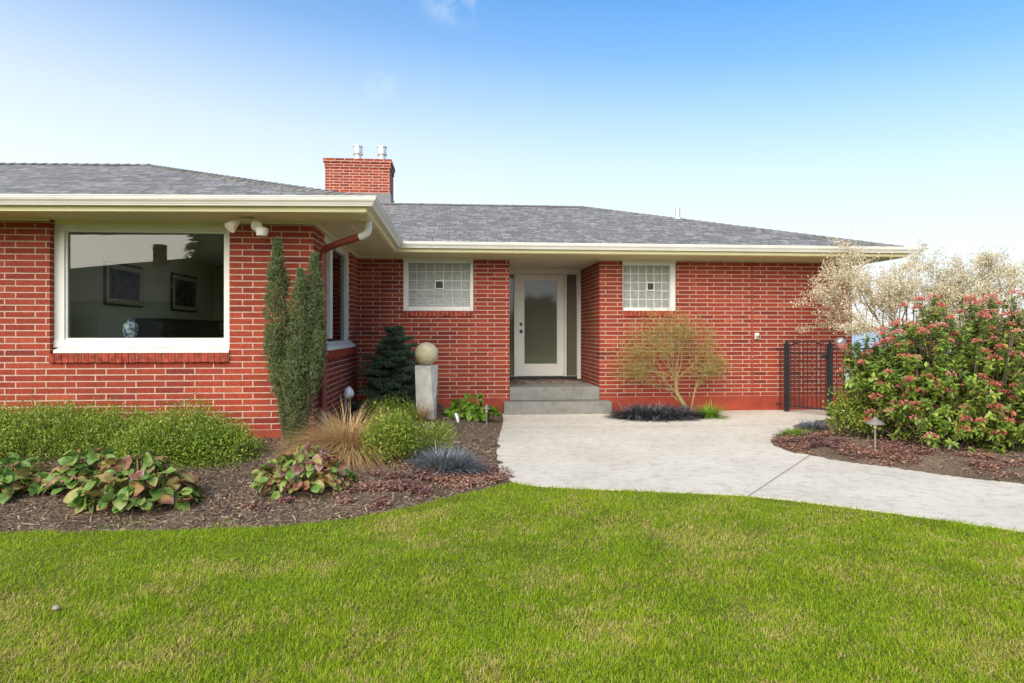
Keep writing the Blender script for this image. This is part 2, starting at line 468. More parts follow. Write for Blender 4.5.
M = {}
M['brick'] = brick_mat("red_norman_brick")
M['brick_chimney'] = brick_mat("red_chimney_brick", 0.205, 0.06)
M['brick_soldier'] = plain("red_sill_brick", (0.33, 0.055, 0.03), 0.8, 0.2, var=0.55, vscale=14, bump=0.4)
M['mortar'] = plain("pale_mortar", (0.46, 0.33, 0.27), 0.9, 0.2, bump=0.4)
M['foundation'] = plain("red_foundation_paint", (0.31, 0.052, 0.027), 0.7, 0.3, var=0.25, vscale=4, bump=0.25, bscale=30)
M['shingle'] = shingle_mat()
M['cream'] = plain("cream_eave_paint", (0.71, 0.665, 0.49), 0.5, 0.4, var=0.07, vscale=2.5, bump=0.04)
M['soffit'] = plain("bounce_tinted_eave_paint", (0.70, 0.65, 0.38), 0.55, 0.35, var=0.08, vscale=2.0, bump=0.04)  # yellow-green bounce from the grass is put into this base colour
M['white'] = plain("white_trim_paint", (0.73, 0.72, 0.66), 0.4, 0.45, var=0.07, vscale=4)
M['glass'] = glass_mat("window_glass", 1.47)
M['gutter'] = plain("gutter_enamel", (0.74, 0.725, 0.655), 0.35, 0.5, var=0.08, vscale=3)
M['brown_metal'] = plain("red_brown_downspout", (0.20, 0.042, 0.026), 0.45, 0.5, var=0.15, vscale=5)
M['concrete_step'] = concrete_mat("grey_step_concrete", (0.25, 0.242, 0.215), (0.165, 0.16, 0.143))
M['path'] = concrete_mat("pale_path_concrete", (0.63, 0.58, 0.485), (0.53, 0.48, 0.39), joint=[(2.38, 5.15, 3.75, 6.72), (0.3, 9.0, 4.9, 8.95)])
M['iron'] = plain("black_iron", (0.018, 0.019, 0.022), 0.45, 0.5, var=0.25)
M['galv'] = plain("galvanised_steel", (0.62, 0.62, 0.61), 0.35, 0.5, metal=0.6, var=0.15)
M['flash'] = plain("grey_flashing", (0.17, 0.172, 0.18), 0.6, 0.4, metal=0.0, var=0.2)
M['dark'] = plain("black_hardware", (0.012, 0.012, 0.013), 0.35, 0.5)
M['stone_white'] = plain("weathered_white_stone", (0.56, 0.54, 0.48), 0.85, 0.25, var=0.22, vscale=9, bump=0.5, bscale=50)
M['stone_ball'] = plain("sandstone_ball", (0.52, 0.46, 0.29), 0.85, 0.25, var=0.2, vscale=12, bump=0.5, bscale=70)
M['lampmetal'] = plain("weathered_pewter", (0.23, 0.20, 0.17), 0.55, 0.5, metal=0.3, var=0.2, vscale=15)
M['plastic_white'] = plain("white_plastic", (0.78, 0.78, 0.76), 0.4, 0.5, var=0.05)
M['cream_lamp'] = plain("cream_lamp_housing", (0.66, 0.60, 0.45), 0.45, 0.4, var=0.1)
M['lens'] = plain("frosted_lamp_lens", (0.62, 0.60, 0.52), 0.2, 0.5, var=0.05)
M['bark'] = plain("grey_brown_bark", (0.17, 0.13, 0.09), 0.9, 0.2, var=0.35, vscale=18, bump=0.6, bscale=40)
M['bark_lime'] = plain("olive_green_bark", (0.31, 0.25, 0.10), 0.8, 0.2, var=0.3, vscale=14, bump=0.4)
M['bark_pale'] = plain("pale_tan_bark", (0.34, 0.27, 0.17), 0.85, 0.2, var=0.25, vscale=14, bump=0.4)
M['wall_int'] = plain("olive_beige_plaster", (0.74, 0.72, 0.56), 0.85, 0.2, var=0.04, vscale=2)
M['ceiling_int'] = plain("white_plaster_ceiling", (0.85, 0.84, 0.80), 0.9, 0.2, var=0.04)
M['floor_int'] = plain("pale_bounce_floor", (0.62, 0.57, 0.47), 0.9, 0.1, var=0.12, vscale=3)  # invented pale floor tone, added to bounce more light into the room
M['darkwood'] = plain("dark_walnut", (0.035, 0.02, 0.013), 0.3, 0.5, var=0.3, vscale=9)
M['goldframe'] = plain("aged_gilt_frame", (0.68, 0.62, 0.47), 0.45, 0.5, var=0.2, vscale=20)
M['mat_card'] = plain("dark_landscape_print", (0.10, 0.105, 0.09), 0.25, 0.5, var=0.8, vscale=9)
M['siding'] = plain("pale_lap_siding", (0.58, 0.58, 0.54), 0.7, 0.3, var=0.06)
M['far_roof'] = plain("brown_grey_roof", (0.26, 0.24, 0.22), 0.9, 0.2, var=0.25)
M['far_brick'] = plain("far_red_brick", (0.30, 0.07, 0.045), 0.85, 0.2, var=0.3)

def glass_block_mat():
    m, nt, N, L, b = new_mat("ribbed_glass_block")
    tc = N.new("ShaderNodeTexCoord"); o = tc.outputs['Object']
    n1 = noise(N, L, o, 16, 4); r = ramp(N, [(0.3, (0.22, 0.235, 0.215)), (0.7, (0.36, 0.37, 0.335))]); L.new(n1.outputs[0], r.inputs[0])
    wv = N.new("ShaderNodeTexWave"); wv.bands_direction = 'Z'; wv.inputs['Scale'].default_value = 14; wv.inputs['Distortion'].default_value = 1.2; L.new(o, wv.inputs[0])
    r2 = ramp(N, [(0.2, (0.85, 0.86, 0.86)), (0.8, (1.1, 1.1, 1.1))]); L.new(wv.outputs[0], r2.inputs[0])
    L.new(mix_rgb(N, L, 1.0, r.outputs[0], r2.outputs[0], 'MULTIPLY'), b.inputs['Base Color'])
    b.inputs['Roughness'].default_value = 0.16; b.inputs['Specular IOR Level'].default_value = 0.6
    bp = N.new("ShaderNodeBump"); bp.inputs['Strength'].default_value = 0.5; bp.inputs['Distance'].default_value = 0.006
    L.new(wv.outputs[0], bp.inputs['Height']); L.new(bp.outputs[0], b.inputs['Normal'])
    return m
M['block'] = glass_block_mat()

def frosted_mat():
    m, nt, N, L, b = new_mat("frosted_door_glass")
    N.remove(b)
    fr = N.new("ShaderNodeFresnel"); fr.inputs[0].default_value = 1.9
    di = N.new("ShaderNodeBsdfDiffuse"); di.inputs[0].default_value = (0.125, 0.13, 0.095, 1)
    gl = N.new("ShaderNodeBsdfGlossy"); gl.inputs['Roughness'].default_value = 0.05
    mx = N.new("ShaderNodeMixShader"); L.new(fr.outputs[0], mx.inputs[0]); L.new(di.outputs[0], mx.inputs[1]); L.new(gl.outputs[0], mx.inputs[2])
    L.new(mx.outputs[0], N["Material Output"].inputs[0])
    return m
M['frosted'] = frosted_mat()

def rug_mat():
    m, nt, N, L, b = new_mat("woven_doormat")
    tc = N.new("ShaderNodeTexCoord")
    vo = N.new("ShaderNodeTexVoronoi"); vo.inputs['Scale'].default_value = 6.5; vo.distance = 'MANHATTAN'; L.new(tc.outputs['Object'], vo.inputs[0])
    r = ramp(N, [(0.0, (0.55, 0.13, 0.07)), (0.28, (0.45, 0.14, 0.08)), (0.36, (0.05, 0.045, 0.043)), (0.6, (0.06, 0.05, 0.05)), (0.7, (0.30, 0.22, 0.16))]); L.new(vo.outputs['Distance'], r.inputs[0])
    L.new(r.outputs[0], b.inputs['Base Color']); b.inputs['Roughness'].default_value = 0.95
    return m
M['rug'] = rug_mat()

def vase_mat():
    m, nt, N, L, b = new_mat("blue_white_porcelain")
    tc = N.new("ShaderNodeTexCoord")
    n = noise(N, L, tc.outputs['Object'], 24, 3); r = ramp(N, [(0.44, (0.07, 0.12, 0.30)), (0.54, (0.62, 0.66, 0.68))]); L.new(n.outputs[0], r.inputs[0])
    L.new(r.outputs[0], b.inputs['Base Color']); b.inputs['Roughness'].default_value = 0.15
    return m
M['vase'] = vase_mat()

# ---- foliage
M['lawn_soil'] = soil_mat("lawn_thatch", [(0.3, (0.07, 0.095, 0.016)), (0.5, (0.14, 0.17, 0.028)), (0.72, (0.27, 0.23, 0.08))], 45)
M['soil'] = soil_mat("dark_mulch_soil", [(0.28, (0.06, 0.041, 0.028)), (0.5, (0.16, 0.113, 0.078)), (0.72, (0.29, 0.215, 0.15))], 38)
M['chips'] = foliage("bark_chips", [(0.0, (0.07, 0.05, 0.035)), (0.5, (0.21, 0.145, 0.096)), (0.85, (0.36, 0.265, 0.175)), (1.0, (0.48, 0.40, 0.30))], 0.9, 0.15, 0.0)
M['grass'] = foliage("lawn_blades", [(0.0, (0.175, 0.315, 0.006)), (0.35, (0.295, 0.42, 0.010)), (0.6, (0.43, 0.485, 0.022)), (0.78, (0.50, 0.42, 0.09)), (1.0, (0.66, 0.52, 0.25))], 0.6, 0.2, 0.4)
M['yew'] = foliage("yew_needles", [(0.0, (0.075, 0.10, 0.036)), (0.6, (0.155, 0.19, 0.075)), (0.9, (0.14, 0.18, 0.075)), (1.0, (0.25, 0.25, 0.12))], 0.5, 0.3, 0.15)
M['spruce'] = foliage("spruce_needles", [(0.0, (0.055, 0.10, 0.062)), (0.6, (0.125, 0.19, 0.12)), (1.0, (0.25, 0.32, 0.21))], 0.55, 0.3, 0.2)
M['box'] = foliage("boxwood_leaves", [(0.0, (0.10, 0.18, 0.017)), (0.5, (0.21, 0.31, 0.028)), (0.85, (0.34, 0.41, 0.055)), (1.0, (0.45, 0.47, 0.10))], 0.45, 0.4, 0.35)
M['berg'] = foliage("bergenia_leaves", [(0.0, (0.06, 0.15, 0.025)), (0.30, (0.12, 0.235, 0.04)), (0.52, (0.21, 0.29, 0.065)), (0.64, (0.33, 0.27, 0.085)), (0.74, (0.29, 0.13, 0.06)), (0.86, (0.18, 0.065, 0.055)), (1.0, (0.33, 0.22, 0.18))], 0.42, 0.4, 0.2)
M['hosta'] = foliage("bright_green_leaves", [(0.0, (0.09, 0.20, 0.015)), (0.6, (0.20, 0.36, 0.03)), (1.0, (0.36, 0.48, 0.07))], 0.35, 0.45, 0.3)
M['sedge'] = foliage("tan_sedge_blades", [(0.0, (0.30, 0.18, 0.07)), (0.5, (0.52, 0.34, 0.15)), (1.0, (0.72, 0.54, 0.29))], 0.6, 0.3, 0.25)
M['limeshrub'] = foliage("fresh_green_leaves", [(0.0, (0.10, 0.17, 0.015)), (0.5, (0.22, 0.31, 0.03)), (1.0, (0.40, 0.43, 0.09))], 0.45, 0.35, 0.3)
M['mondo'] = foliage("blue_black_blades", [(0.0, (0.02, 0.021, 0.025)), (0.5, (0.06, 0.064, 0.074)), (0.85, (0.17, 0.175, 0.19)), (1.0, (0.30, 0.30, 0.31))], 0.35, 0.6, 0.05)
M['lavender'] = foliage("blue_grey_blades", [(0.0, (0.06, 0.066, 0.074)), (0.5, (0.155, 0.17, 0.185)), (1.0, (0.34, 0.36, 0.37))], 0.45, 0.4, 0.1)
M['maple'] = foliage("lime_maple_leaves", [(0.0, (0.22, 0.17, 0.028)), (0.55, (0.36, 0.31, 0.045)), (0.8, (0.46, 0.40, 0.09)), (0.95, (0.17, 0.06, 0.04)), (1.0, (0.12, 0.04, 0.04))], 0.5, 0.3, 0.35)
M['visage'] = foliage("photinia_leaves", [(0.0, (0.075, 0.15, 0.016)), (0.5, (0.18, 0.27, 0.032)), (0.85, (0.32, 0.39, 0.055)), (0.95, (0.38, 0.42, 0.07)), (1.0, (0.38, 0.19, 0.07))], 0.35, 0.5, 0.22)
M['bloom'] = foliage("coral_blossoms", [(0.0, (0.42, 0.085, 0.065)), (0.5, (0.62, 0.18, 0.14)), (0.85, (0.66, 0.28, 0.22)), (1.0, (0.68, 0.44, 0.35))], 0.6, 0.2, 0.2)
M['pale'] = foliage("pale_cream_catkins", [(0.0, (0.50, 0.42, 0.26)), (0.5, (0.70, 0.62, 0.43)), (0.88, (0.82, 0.76, 0.58)), (1.0, (0.33, 0.36, 0.11))], 0.6, 0.2, 0.3)
M['cover'] = foliage("bronze_ground_cover", [(0.0, (0.09, 0.05, 0.055)), (0.4, (0.22, 0.11, 0.10)), (0.65, (0.36, 0.19, 0.12)), (0.88, (0.50, 0.32, 0.19)), (1.0, (0.33, 0.26, 0.29))], 0.55, 0.3, 0.15)
M['conifer'] = foliage("dark_conifer_sprays", [(0.0, (0.018, 0.035, 0.014)), (1.0, (0.06, 0.09, 0.03))], 0.6, 0.2, 0.1)

# ================================================================= the setting
def struct(o): return tag(o, kind='structure')

gm = G(); gm.add([(-6000, -6000, 0), (6000, -6000, 0), (6000, 6000, 0), (-6000, 6000, 0)], [(0, 1, 2, 3)])
struct(gm.build("ground", M['lawn_soil']))

# distant low hills
g = G()
hp = []
nh = 60
for i in range(nh + 1):
    a = R(-75 + 150 * i / nh); rr = 4200
    h = 16 + 26 * float(vnoise(np.array([i * 0.21]), np.array([3.3]), 1.0)[0])
    hp += [(rr*math.sin(a), rr*math.cos(a), -2), (rr*1.06*math.sin(a), rr*1.06*math.cos(a), h), (rr*1.2*math.sin(a), rr*1.2*math.cos(a), -2)]
g.add(hp, [(3*i+k, 3*i+3+k, 3*i+4+k, 3*i+1+k) for i in range(nh) for k in range(2)])
struct(g.build("hills", plain("far_woods", (0.07, 0.10, 0.09), 0.95, 0.1, var=0.3, vscale=0.01), smooth=True))

g = G(); g.add([(-6000, 34, 0.006), (6000, 34, 0.006), (6000, 5900, 0.006), (-6000, 5900, 0.006)], [(0, 1, 2, 3)])
struct(g.build("water", plain("calm_blue_water", (0.16, 0.24, 0.33), 0.25, 0.5, var=0.1, vscale=0.02)))

PATH = smooth_poly([(0.74, 10.72), (0.74, 10.5), (0.70, 9.7), (0.56, 8.44), (0.46, 7.5), (0.425, 6.9), (0.41, 6.4), (0.43, 5.95), (0.53, 5.68), (0.80, 5.53),
                    (1.513, 5.35), (2.372, 5.12), (2.944, 4.70), (3.334, 4.39), (3.8, 3.98), (4.8, 3.0), (6.5, 1.2), (9.0, -2.0), (10.6, -0.9),
                    (8.2, 2.1), (6.4, 3.95), (4.95, 5.22), (4.54, 5.60), (4.26, 6.02), (3.95, 6.36), (3.70, 6.80), (3.64, 7.12), (3.70, 7.45), (3.90, 7.80), (4.393, 8.37), (4.865, 8.97),
                    (5.55, 9.45), (6.5, 9.65), (9.5, 9.75), (9.5, 10.5), (6.9, 10.5), (6.75, 10.66), (5.5, 10.665), (4.0, 10.665), (3.82, 10.66), (3.80, 10.2), (3.75, 9.80), (3.5, 9.62), (3.1, 9.62), (2.74, 9.86), (2.56, 10.2), (2.50, 10.6), (2.5, 10.72)], True, 2)
g = G()
n = len(PATH)
g.add([(x, y, 0.012) for x, y in PATH] + [(x, y, -0.06) for x, y in PATH], [tuple(range(n))] + [(i, i + n, (i+1) % n + n, (i+1) % n) for i in range(n)])
o = g.build("path", M['path']); struct(o)
bm = bmesh.new(); bm.from_mesh(o.data); bmesh.ops.recalc_face_normals(bm, faces=bm.faces); bm.to_mesh(o.data); bm.free()

BED_L = smooth_poly([(-9, 4.75), (-5, 4.62), (-2.984, 4.60), (-2.144, 4.56), (-1.375, 4.56), (-0.868, 4.66), (-0.414, 4.95), (0.032, 5.37), (0.44, 5.70), (0.58, 5.9), (0.55, 6.5), (0.56, 7.2), (0.68, 8.44), (0.80, 9.5), (0.86, 10.75), (-1.0, 10.9), (-9, 10.9)], True, 1)
BED_R = smooth_poly([(3.6, 7.1), (3.66, 7.45), (3.85, 7.85), (4.34, 8.42), (4.82, 9.02), (5.5, 9.52), (6.5, 9.72), (9.6, 9.8), (12, 9.2), (12, 2), (8.35, 2.2), (6.5, 3.9), (5.0, 5.12), (4.5, 5.55), (4.21, 5.97), (3.9, 6.31), (3.64, 6.77)], True, 1)
BED_M = [(2.44, 10.72), (2.44, 10.2), (2.66, 9.8), (3.05, 9.56), (3.55, 9.56), (3.82, 9.76), (3.88, 10.2), (3.88, 10.72)]

def sm01(t): t = np.clip(t, 0, 1); return t * t * (3 - 2 * t)
def hL(x, y):
    d = sdist(x, y, BED_L)
    rise = 0.15 * sm01((np.asarray(y) - 4.7) / 2.2) * sm01((0.75 - np.asarray(x)) / 1.3)
    return np.where(d > 0, 0.004 + rise * sm01(d / 0.5) + 0.018 * (vnoise(np.asarray(x) + 40, y, 5.0) - 0.4) * sm01(d / 0.1), -0.5 * np.minimum(-d, 0.1) + 0.004)
def hR(x, y):
    d = sdist(x, y, BED_R)
    return np.where(d > 0, 0.012 + 0.08 * sm01(d / 0.7) + 0.02 * (vnoise(np.asarray(x) + 40, y, 5.0) - 0.4) * sm01(d / 0.1), -0.5 * np.minimum(-d, 0.1) + 0.012)
def hM(x, y):
    d = sdist(x, y, BED_M)
    return np.where(d > 0, 0.015 + 0.03 * sm01(d / 0.3), -0.5 * np.minimum(-d, 0.1) + 0.015)

def terrain(name, fn, x0, x1, y0, y1, step):
    nx = int((x1 - x0) / step) + 1; ny = int((y1 - y0) / step) + 1
    X, Y = np.meshgrid(np.linspace(x0, x1, nx), np.linspace(y0, y1, ny), indexing='ij')
    Z = fn(X.ravel(), Y.ravel())
    V = np.stack([X.ravel(), Y.ravel(), Z], -1)
    i, j = np.meshgrid(np.arange(nx - 1), np.arange(ny - 1), indexing='ij'); a = (i * ny + j).ravel()
    Q = np.stack([a, a + ny, a + ny + 1, a + 1], -1)
    keep = (Z[Q] > -0.045).any(1)
    return struct(np_mesh(name, V, Q[keep], M['soil'], smooth=True))
terrain("garden_bed", hL, -9.0, 1.0, 4.4, 10.66, 0.045)
terrain("garden_bed", hR, 3.4, 12.0, 2.0, 9.9, 0.06)
terrain("garden_bed", hM, 2.35, 3.95, 9.45, 10.66, 0.04)

# ================================================================= the house
house = thing("brick_house", "low red brick ranch house with grey hipped shingle roof and cream eaves", "house", (1.0, 12.0, 0.0))
Z0, ZT = 0.25, 2.56
YW, YB, XS, XR0, XR1, XE, YD = 7.41, 10.68, -1.56, 0.865, 2.349, 6.70, 12.34

def wall(name, axis, pos, thick, a0, a1, z0, z1, openings, mat, parent=house):
    """A wall slab with rectangular openings. axis 'y': the face lies at y = pos, spans x; axis 'x': spans y.
    thick is signed: the direction the wall grows away from its outer face."""
    us = sorted({a0, a1} | {v for o in openings for v in (o[0], o[1]) if a0 < v < a1})
    zs = sorted({z0, z1} | {v for o in openings for v in (o[2], o[3]) if z0 < v < z1})
    def solid(i, j):
        if i < 0 or j < 0 or i >= len(us) - 1 or j >= len(zs) - 1: return False
        cu, cz = (us[i] + us[i+1]) / 2, (zs[j] + zs[j+1]) / 2
        return not any(o[0] < cu < o[1] and o[2] < cz < o[3] for o in openings)
    def pt(u, z, d):
        return (u, pos + d, z) if axis == 'y' else (pos + d, u, z)
    g = G()
    for i in range(len(us) - 1):
        for j in range(len(zs) - 1):
            if not solid(i, j): continue
            u0, u1, w0, w1 = us[i], us[i+1], zs[j], zs[j+1]
            for d in (0, thick): g.add([pt(u0,w0,d), pt(u1,w0,d), pt(u1,w1,d), pt(u0,w1,d)], [(0,1,2,3)])
            for (di, dj, p, q) in ((-1,0,(u0,w0),(u0,w1)), (1,0,(u1,w0),(u1,w1)), (0,-1,(u0,w0),(u1,w0)), (0,1,(u0,w1),(u1,w1))):
                if not solid(i + di, j + dj):
                    g.add([pt(*p,0), pt(*q,0), pt(*q,thick), pt(*p,thick)], [(0,1,2,3)])
    o = g.build(name, mat, parent)
    bm = bmesh.new(); bm.from_mesh(o.data); bmesh.ops.remove_doubles(bm, verts=bm.verts, dist=1e-5); bmesh.ops.recalc_face_normals(bm, faces=bm.faces); bm.to_mesh(o.data); bm.free()
    return o

T = 0.25
WIN = (-4.305, -2.455)                    # picture window
SW = (8.02, 10.17)                        # side window of the wing
B1, B2 = (-0.843, 0.282), (2.735, 3.642)  # glass block windows
wall("wall", 'y', YW, T, -9.0, XS, Z0, ZT, [(WIN[0], WIN[1], 0.99, 9)], M['brick'])
wall("wall", 'x', XS, -T, YW + T, YB, Z0, ZT, [(SW[0], SW[1], 0.99, 9)], M['brick'])
wall("wall", 'y', YB, T, XS - T, XR0, Z0, ZT, [(B1[0], B1[1], 1.565, 9)], M['brick'])
wall("wall", 'x', XR0, -T, YB + T, YD + 0.1, Z0, ZT, [], M['brick'])
wall("wall", 'x', XR1, T, YB + T, YD + 0.1, Z0, ZT, [], M['brick'])
wall("wall", 'y', YB, T, XR1, XE, Z0, ZT, [(B2[0], B2[1], 1.575, 9)], M['brick'])
wall("wall", 'x', XE, -T, YB + T, 17.5, Z0, ZT, [], M['brick'])
wall("wall", 'y', 17.5, T, -9.0, XE, Z0, ZT, [], M['brick'])
wall("wall", 'x', -9.0, T, YW + T, 17.5, Z0, ZT, [], M['brick'])
# painted foundation, a touch proud of the brick
e = 0.014
g = G()
for (x0, x1, y0, y1) in ((-9, XS + e, YW - e, YW + T), (XS - T, XS + e, YW + T, YB - e), (XS - T, XR0, YB - e, YB + T), (XR1, XE + e, YB - e, YB + T), (XE - T, XE + e, YB + T, 17.5)):
    g.box(x0, x1, y0, y1, -0.3, Z0)
g.build("foundation", M['foundation'], house)
# expansion joint: a painted strip down the brick, with fixing screws
g = G(); g.box(4.93, 4.955, YB - 0.006, YB + 0.02, Z0, ZT - 0.03)
jt = g.build("expansion_joint", M['foundation'], house)
g = G()
for z in (0.9, 1.72):
    g = G(); g.box(4.935, 4.965, YB - 0.012, YB - 0.005, z, z + 0.012); g.build("screw", M['galv'], jt)

# rowlock sills: individual bricks on edge
def rowlock(a0, a1, z0, z1, axis, pos, proud, deep):
    g = G(); mort = G()
    nb = max(1, int(round((a1 - a0) / 0.0685))); st = (a1 - a0) / nb
    for i in range(nb):
        u0, u1 = a0 + i * st + 0.0045, a0 + (i + 1) * st - 0.0045
        p = proud + random.uniform(-0.004, 0.004)
        dz = random.uniform(-0.003, 0.003)
        if axis == 'y': g.box(u0, u1, pos - p, pos + deep, z0 + dz, z1 + dz)
        else: g.box(pos - deep, pos + p, u0, u1, z0 + dz, z1 + dz)
    if axis == 'y': mort.box(a0, a1, pos - proud + 0.012, pos + deep - 0.005, z0 + 0.006, z1 - 0.006)
    else: mort.box(pos - deep + 0.005, pos + proud - 0.012, a0, a1, z0 + 0.006, z1 - 0.006)
    s = g.build("brick_sill", M['brick_soldier'], house, bevel=0.004)
    mort.build("mortar_bed", M['mortar'], s)
rowlock(WIN[0] + 0.003, WIN[1] - 0.003, 0.993, 1.092, 'y', YW, 0.035, 0.16)
rowlock(SW[0] + 0.003, SW[1] + 0.25, 0.993, 1.092, 'x', XS, 0.03, 0.16)
rowlock(B1[0] + 0.003, B1[1] - 0.003, 1.568, 1.658, 'y', YB, 0.02, 0.14)
rowlock(B2[0] + 0.003, B2[1] - 0.003, 1.578, 1.668, 'y', YB, 0.02, 0.14)

# picture window: jambs, head, sloped sill, inner stop, pane
yf = YW + 0.075
g = G()
g.box(WIN[0], -4.20, yf, yf + 0.12, 1.23, 2.56)
g.box(-2.525, WIN[1], yf, yf + 0.12, 1.23, 2.56)
g.box(-4.20, -2.525, yf, yf + 0.12, 2.42, 2.56)
g.box(WIN[0], WIN[1], yf - 0.012, yf + 0.12, 1.152, 1.23)
pw = g.build("window", M['white'], house, bevel=0.004)
g = G(); g.box(-4.20, -4.178, yf + 0.02, yf + 0.08, 1.255, 2.42); g.box(-2.545, -2.525, yf + 0.02, yf + 0.08, 1.255, 2.42); g.box(-4.178, -2.545, yf + 0.02, yf + 0.08, 2.402, 2.42); g.box(-4.20, -2.525, yf + 0.015, yf + 0.08, 1.23, 1.255)
g.build("glazing_stop", M['white'], pw, bevel=0.002)
g = G()
g.add([(WIN[0] + 0.045, YW - 0.02, 1.095), (WIN[1], YW - 0.02, 1.095), (WIN[1], YW - 0.02, 1.128), (WIN[0] + 0.045, YW - 0.02, 1.128), (WIN[0] + 0.045, yf + 0.1, 1.095), (WIN[1], yf + 0.1, 1.095), (WIN[1], yf + 0.1, 1.150), (WIN[0] + 0.045, yf + 0.1, 1.150), (WIN[0] + 0.045, yf - 0.004, 1.150), (WIN[1], yf - 0.004, 1.150)],
      [(0,1,2,3), (3,2,9,8), (8,9,6,7), (4,7,6,5), (0,4,5,1), (0,3,8,7,4), (1,5,6,9,2)])
g.build("sill", M['white'], pw, bevel=0.003)
g = G(); g.box(-4.178, -2.545, yf + 0.045, yf + 0.051, 1.255, 2.402)
g.build("pane", M['glass'], pw)
# frieze board over it, on the cream side of the eave
g = G(); g.box(WIN[0] + 0.02, WIN[1] - 0.02, yf - 0.03, yf - 0.003, 2.478, 2.535)
g.build("frieze_board", M['cream'], house, bevel=0.003)

# side window of the wing, seen at a glancing angle: narrow sash, mullion, wide pane
xf = XS - 0.06
g = G()
y0, y1 = SW
g.box(xf - 0.12, xf, y0, y0 + 0.07, 1.2, 2.56); g.box(xf - 0.12, xf, y1 - 0.12, y1, 1.2, 2.56)
g.box(xf - 0.12, xf, y0 + 0.07, y1 - 0.12, 2.44, 2.56); g.box(xf - 0.12, xf + 0.02, y0 + 0.60, y0 + 0.74, 1.235, 2.44)
sw = g.build("window", M['white'], house, bevel=0.004)
g = G()
g.add([(XS + 0.04, y0, 1.095), (XS + 0.04, y1, 1.095), (XS + 0.04, y1, 1.135), (XS + 0.04, y0, 1.135), (xf - 0.1, y0, 1.095), (xf - 0.1, y1, 1.095), (xf - 0.1, y1, 1.198), (xf - 0.1, y0, 1.198), (xf, y0, 1.198), (xf, y1, 1.198)],
      [(0,1,2,3), (3,2,9,8), (8,9,6,7), (4,7,6,5), (0,4,5,1), (0,3,8,7,4), (1,5,6,9,2)])
g.build("sill", M['white'], sw, bevel=0.003)
g = G(); g.box(xf - 0.055, xf - 0.049, y0 + 0.07, y0 + 0.60, 1.2, 2.44); g.box(xf - 0.055, xf - 0.049, y0 + 0.74, y1 - 0.12, 1.2, 2.44)
g.build("pane", M['glass'], sw)

# glass block windows
def block_window(x0, x1, z0, nx, nz, gx0, gx1, gz0, gz1, clear):
    yv = YB + 0.035
    g = G()
    g.box(x0, gx0, yv, yv + 0.14, z0 - 0.04, 2.545); g.box(gx1, x1, yv, yv + 0.14, z0 - 0.04, 2.545)
    g.box(gx0, gx1, yv, yv + 0.14, gz1, 2.545); g.box(gx0, gx1, yv - 0.02, yv + 0.14, z0 - 0.04, gz0)
    w = g.build("window", M['white'], house, bevel=0.004)
    px, pz = (gx1 - gx0) / nx, (gz1 - gz0) / nz
    g = G(); cl = G(); fr = G()
    for i in range(nx):
        for j in range(nz):
            a0, a1 = gx0 + i*px + 0.007, gx0 + (i+1)*px - 0.007
            c0, c1 = gz0 + j*pz + 0.007, gz0 + (j+1)*pz - 0.007
            if (i, j) == clear:
                cl.box(a0 + 0.008, a1 - 0.008, yv + 0.03, yv + 0.1, c0 + 0.008, c1 - 0.008)
                fr.box(a0 - 0.007, a1 + 0.007, yv + 0.012, yv + 0.05, c1 - 0.008, c1 + 0.007); fr.box(a0 - 0.007, a1 + 0.007, yv + 0.012, yv + 0.05, c0 - 0.007, c0 + 0.008)
                fr.box(a0 - 0.007, a0 + 0.008, yv + 0.012, yv + 0.05, c0 + 0.008, c1 - 0.008); fr.box(a1 - 0.008, a1 + 0.007, yv + 0.012, yv + 0.05, c0 + 0.008, c1 - 0.008)
            else: g.box(a0, a1, yv + 0.04, yv + 0.12, c0, c1)
    g.build("glass_blocks", M['block'], w, bevel=0.008)
    cl.build("vent_screen", plain("dark_vent_mesh", (0.05, 0.055, 0.045), 0.6, 0.3, var=0.5, vscale=60), w)
    fr.build("vent_frame", M['plastic_white'], w, bevel=0.002)
    g = G(); g.box(gx0, gx1, yv + 0.046, yv + 0.115, gz0, gz1)
    g.build("mortar_grid", plain("white_block_mortar", (0.58, 0.58, 0.53), 0.85, 0.2), w)
    g = G(); g.box(x0, x1, YB + 0.005, yv - 0.003, gz1 + 0.03, 2.535)
    g.build("head_board", M['cream'], w, bevel=0.003)
block_window(B1[0], B1[1], 1.70, 7, 5, -0.768, 0.229, 1.727, 2.44, (3, 2))
block_window(B2[0], B2[1], 1.71, 6, 5, 2.757, 3.552, 1.722, 2.43, (3, 2))

# ---- entry: recessed porch, steps, door and sidelights
g = G()
g.box(XR0 - 0.003 + 0.006, XR1 - 0.003, 10.70, YD + 0.12, -0.1, 0.42)
g.box(XR0 + 0.003, XR1 - 0.003, 10.655, 10.70, 0.205, 0.42)
g.box(0.755, 2.49, 10.38, 10.655, -0.1, 0.205)
g.build("steps", M['concrete_step'], house, bevel=0.012)
g = G(); g.box(XR0 + 0.003, XR1 - 0.003, YB + 0.26, YD + 0.2, 2.52, 2.56)
pc = g.build("porch_ceiling", M['cream'], house)
g = G(); g.box(1.60, 1.86, 11.75, 11.85, 2.512, 2.519)
g.build("ceiling_grille", M['cream'], pc, bevel=0.002)
yd = YD
g = G()
g.box(0.868, 2.346, yd - 0.03, yd + 0.10, 2.405, 2.52)
g.box(2.274, 2.346, yd - 0.06, yd + 0.10, 0.44, 2.405)
g.box(0.868, 0.90, yd - 0.03, yd + 0.10, 0.44, 2.405)
g.box(1.085, 1.130, yd - 0.045, yd + 0.10, 0.485, 2.405); g.box(2.032, 2.075, yd - 0.045, yd + 0.10, 0.485, 2.405)
g.build("door_frame", M['white'], house, bevel=0.004)
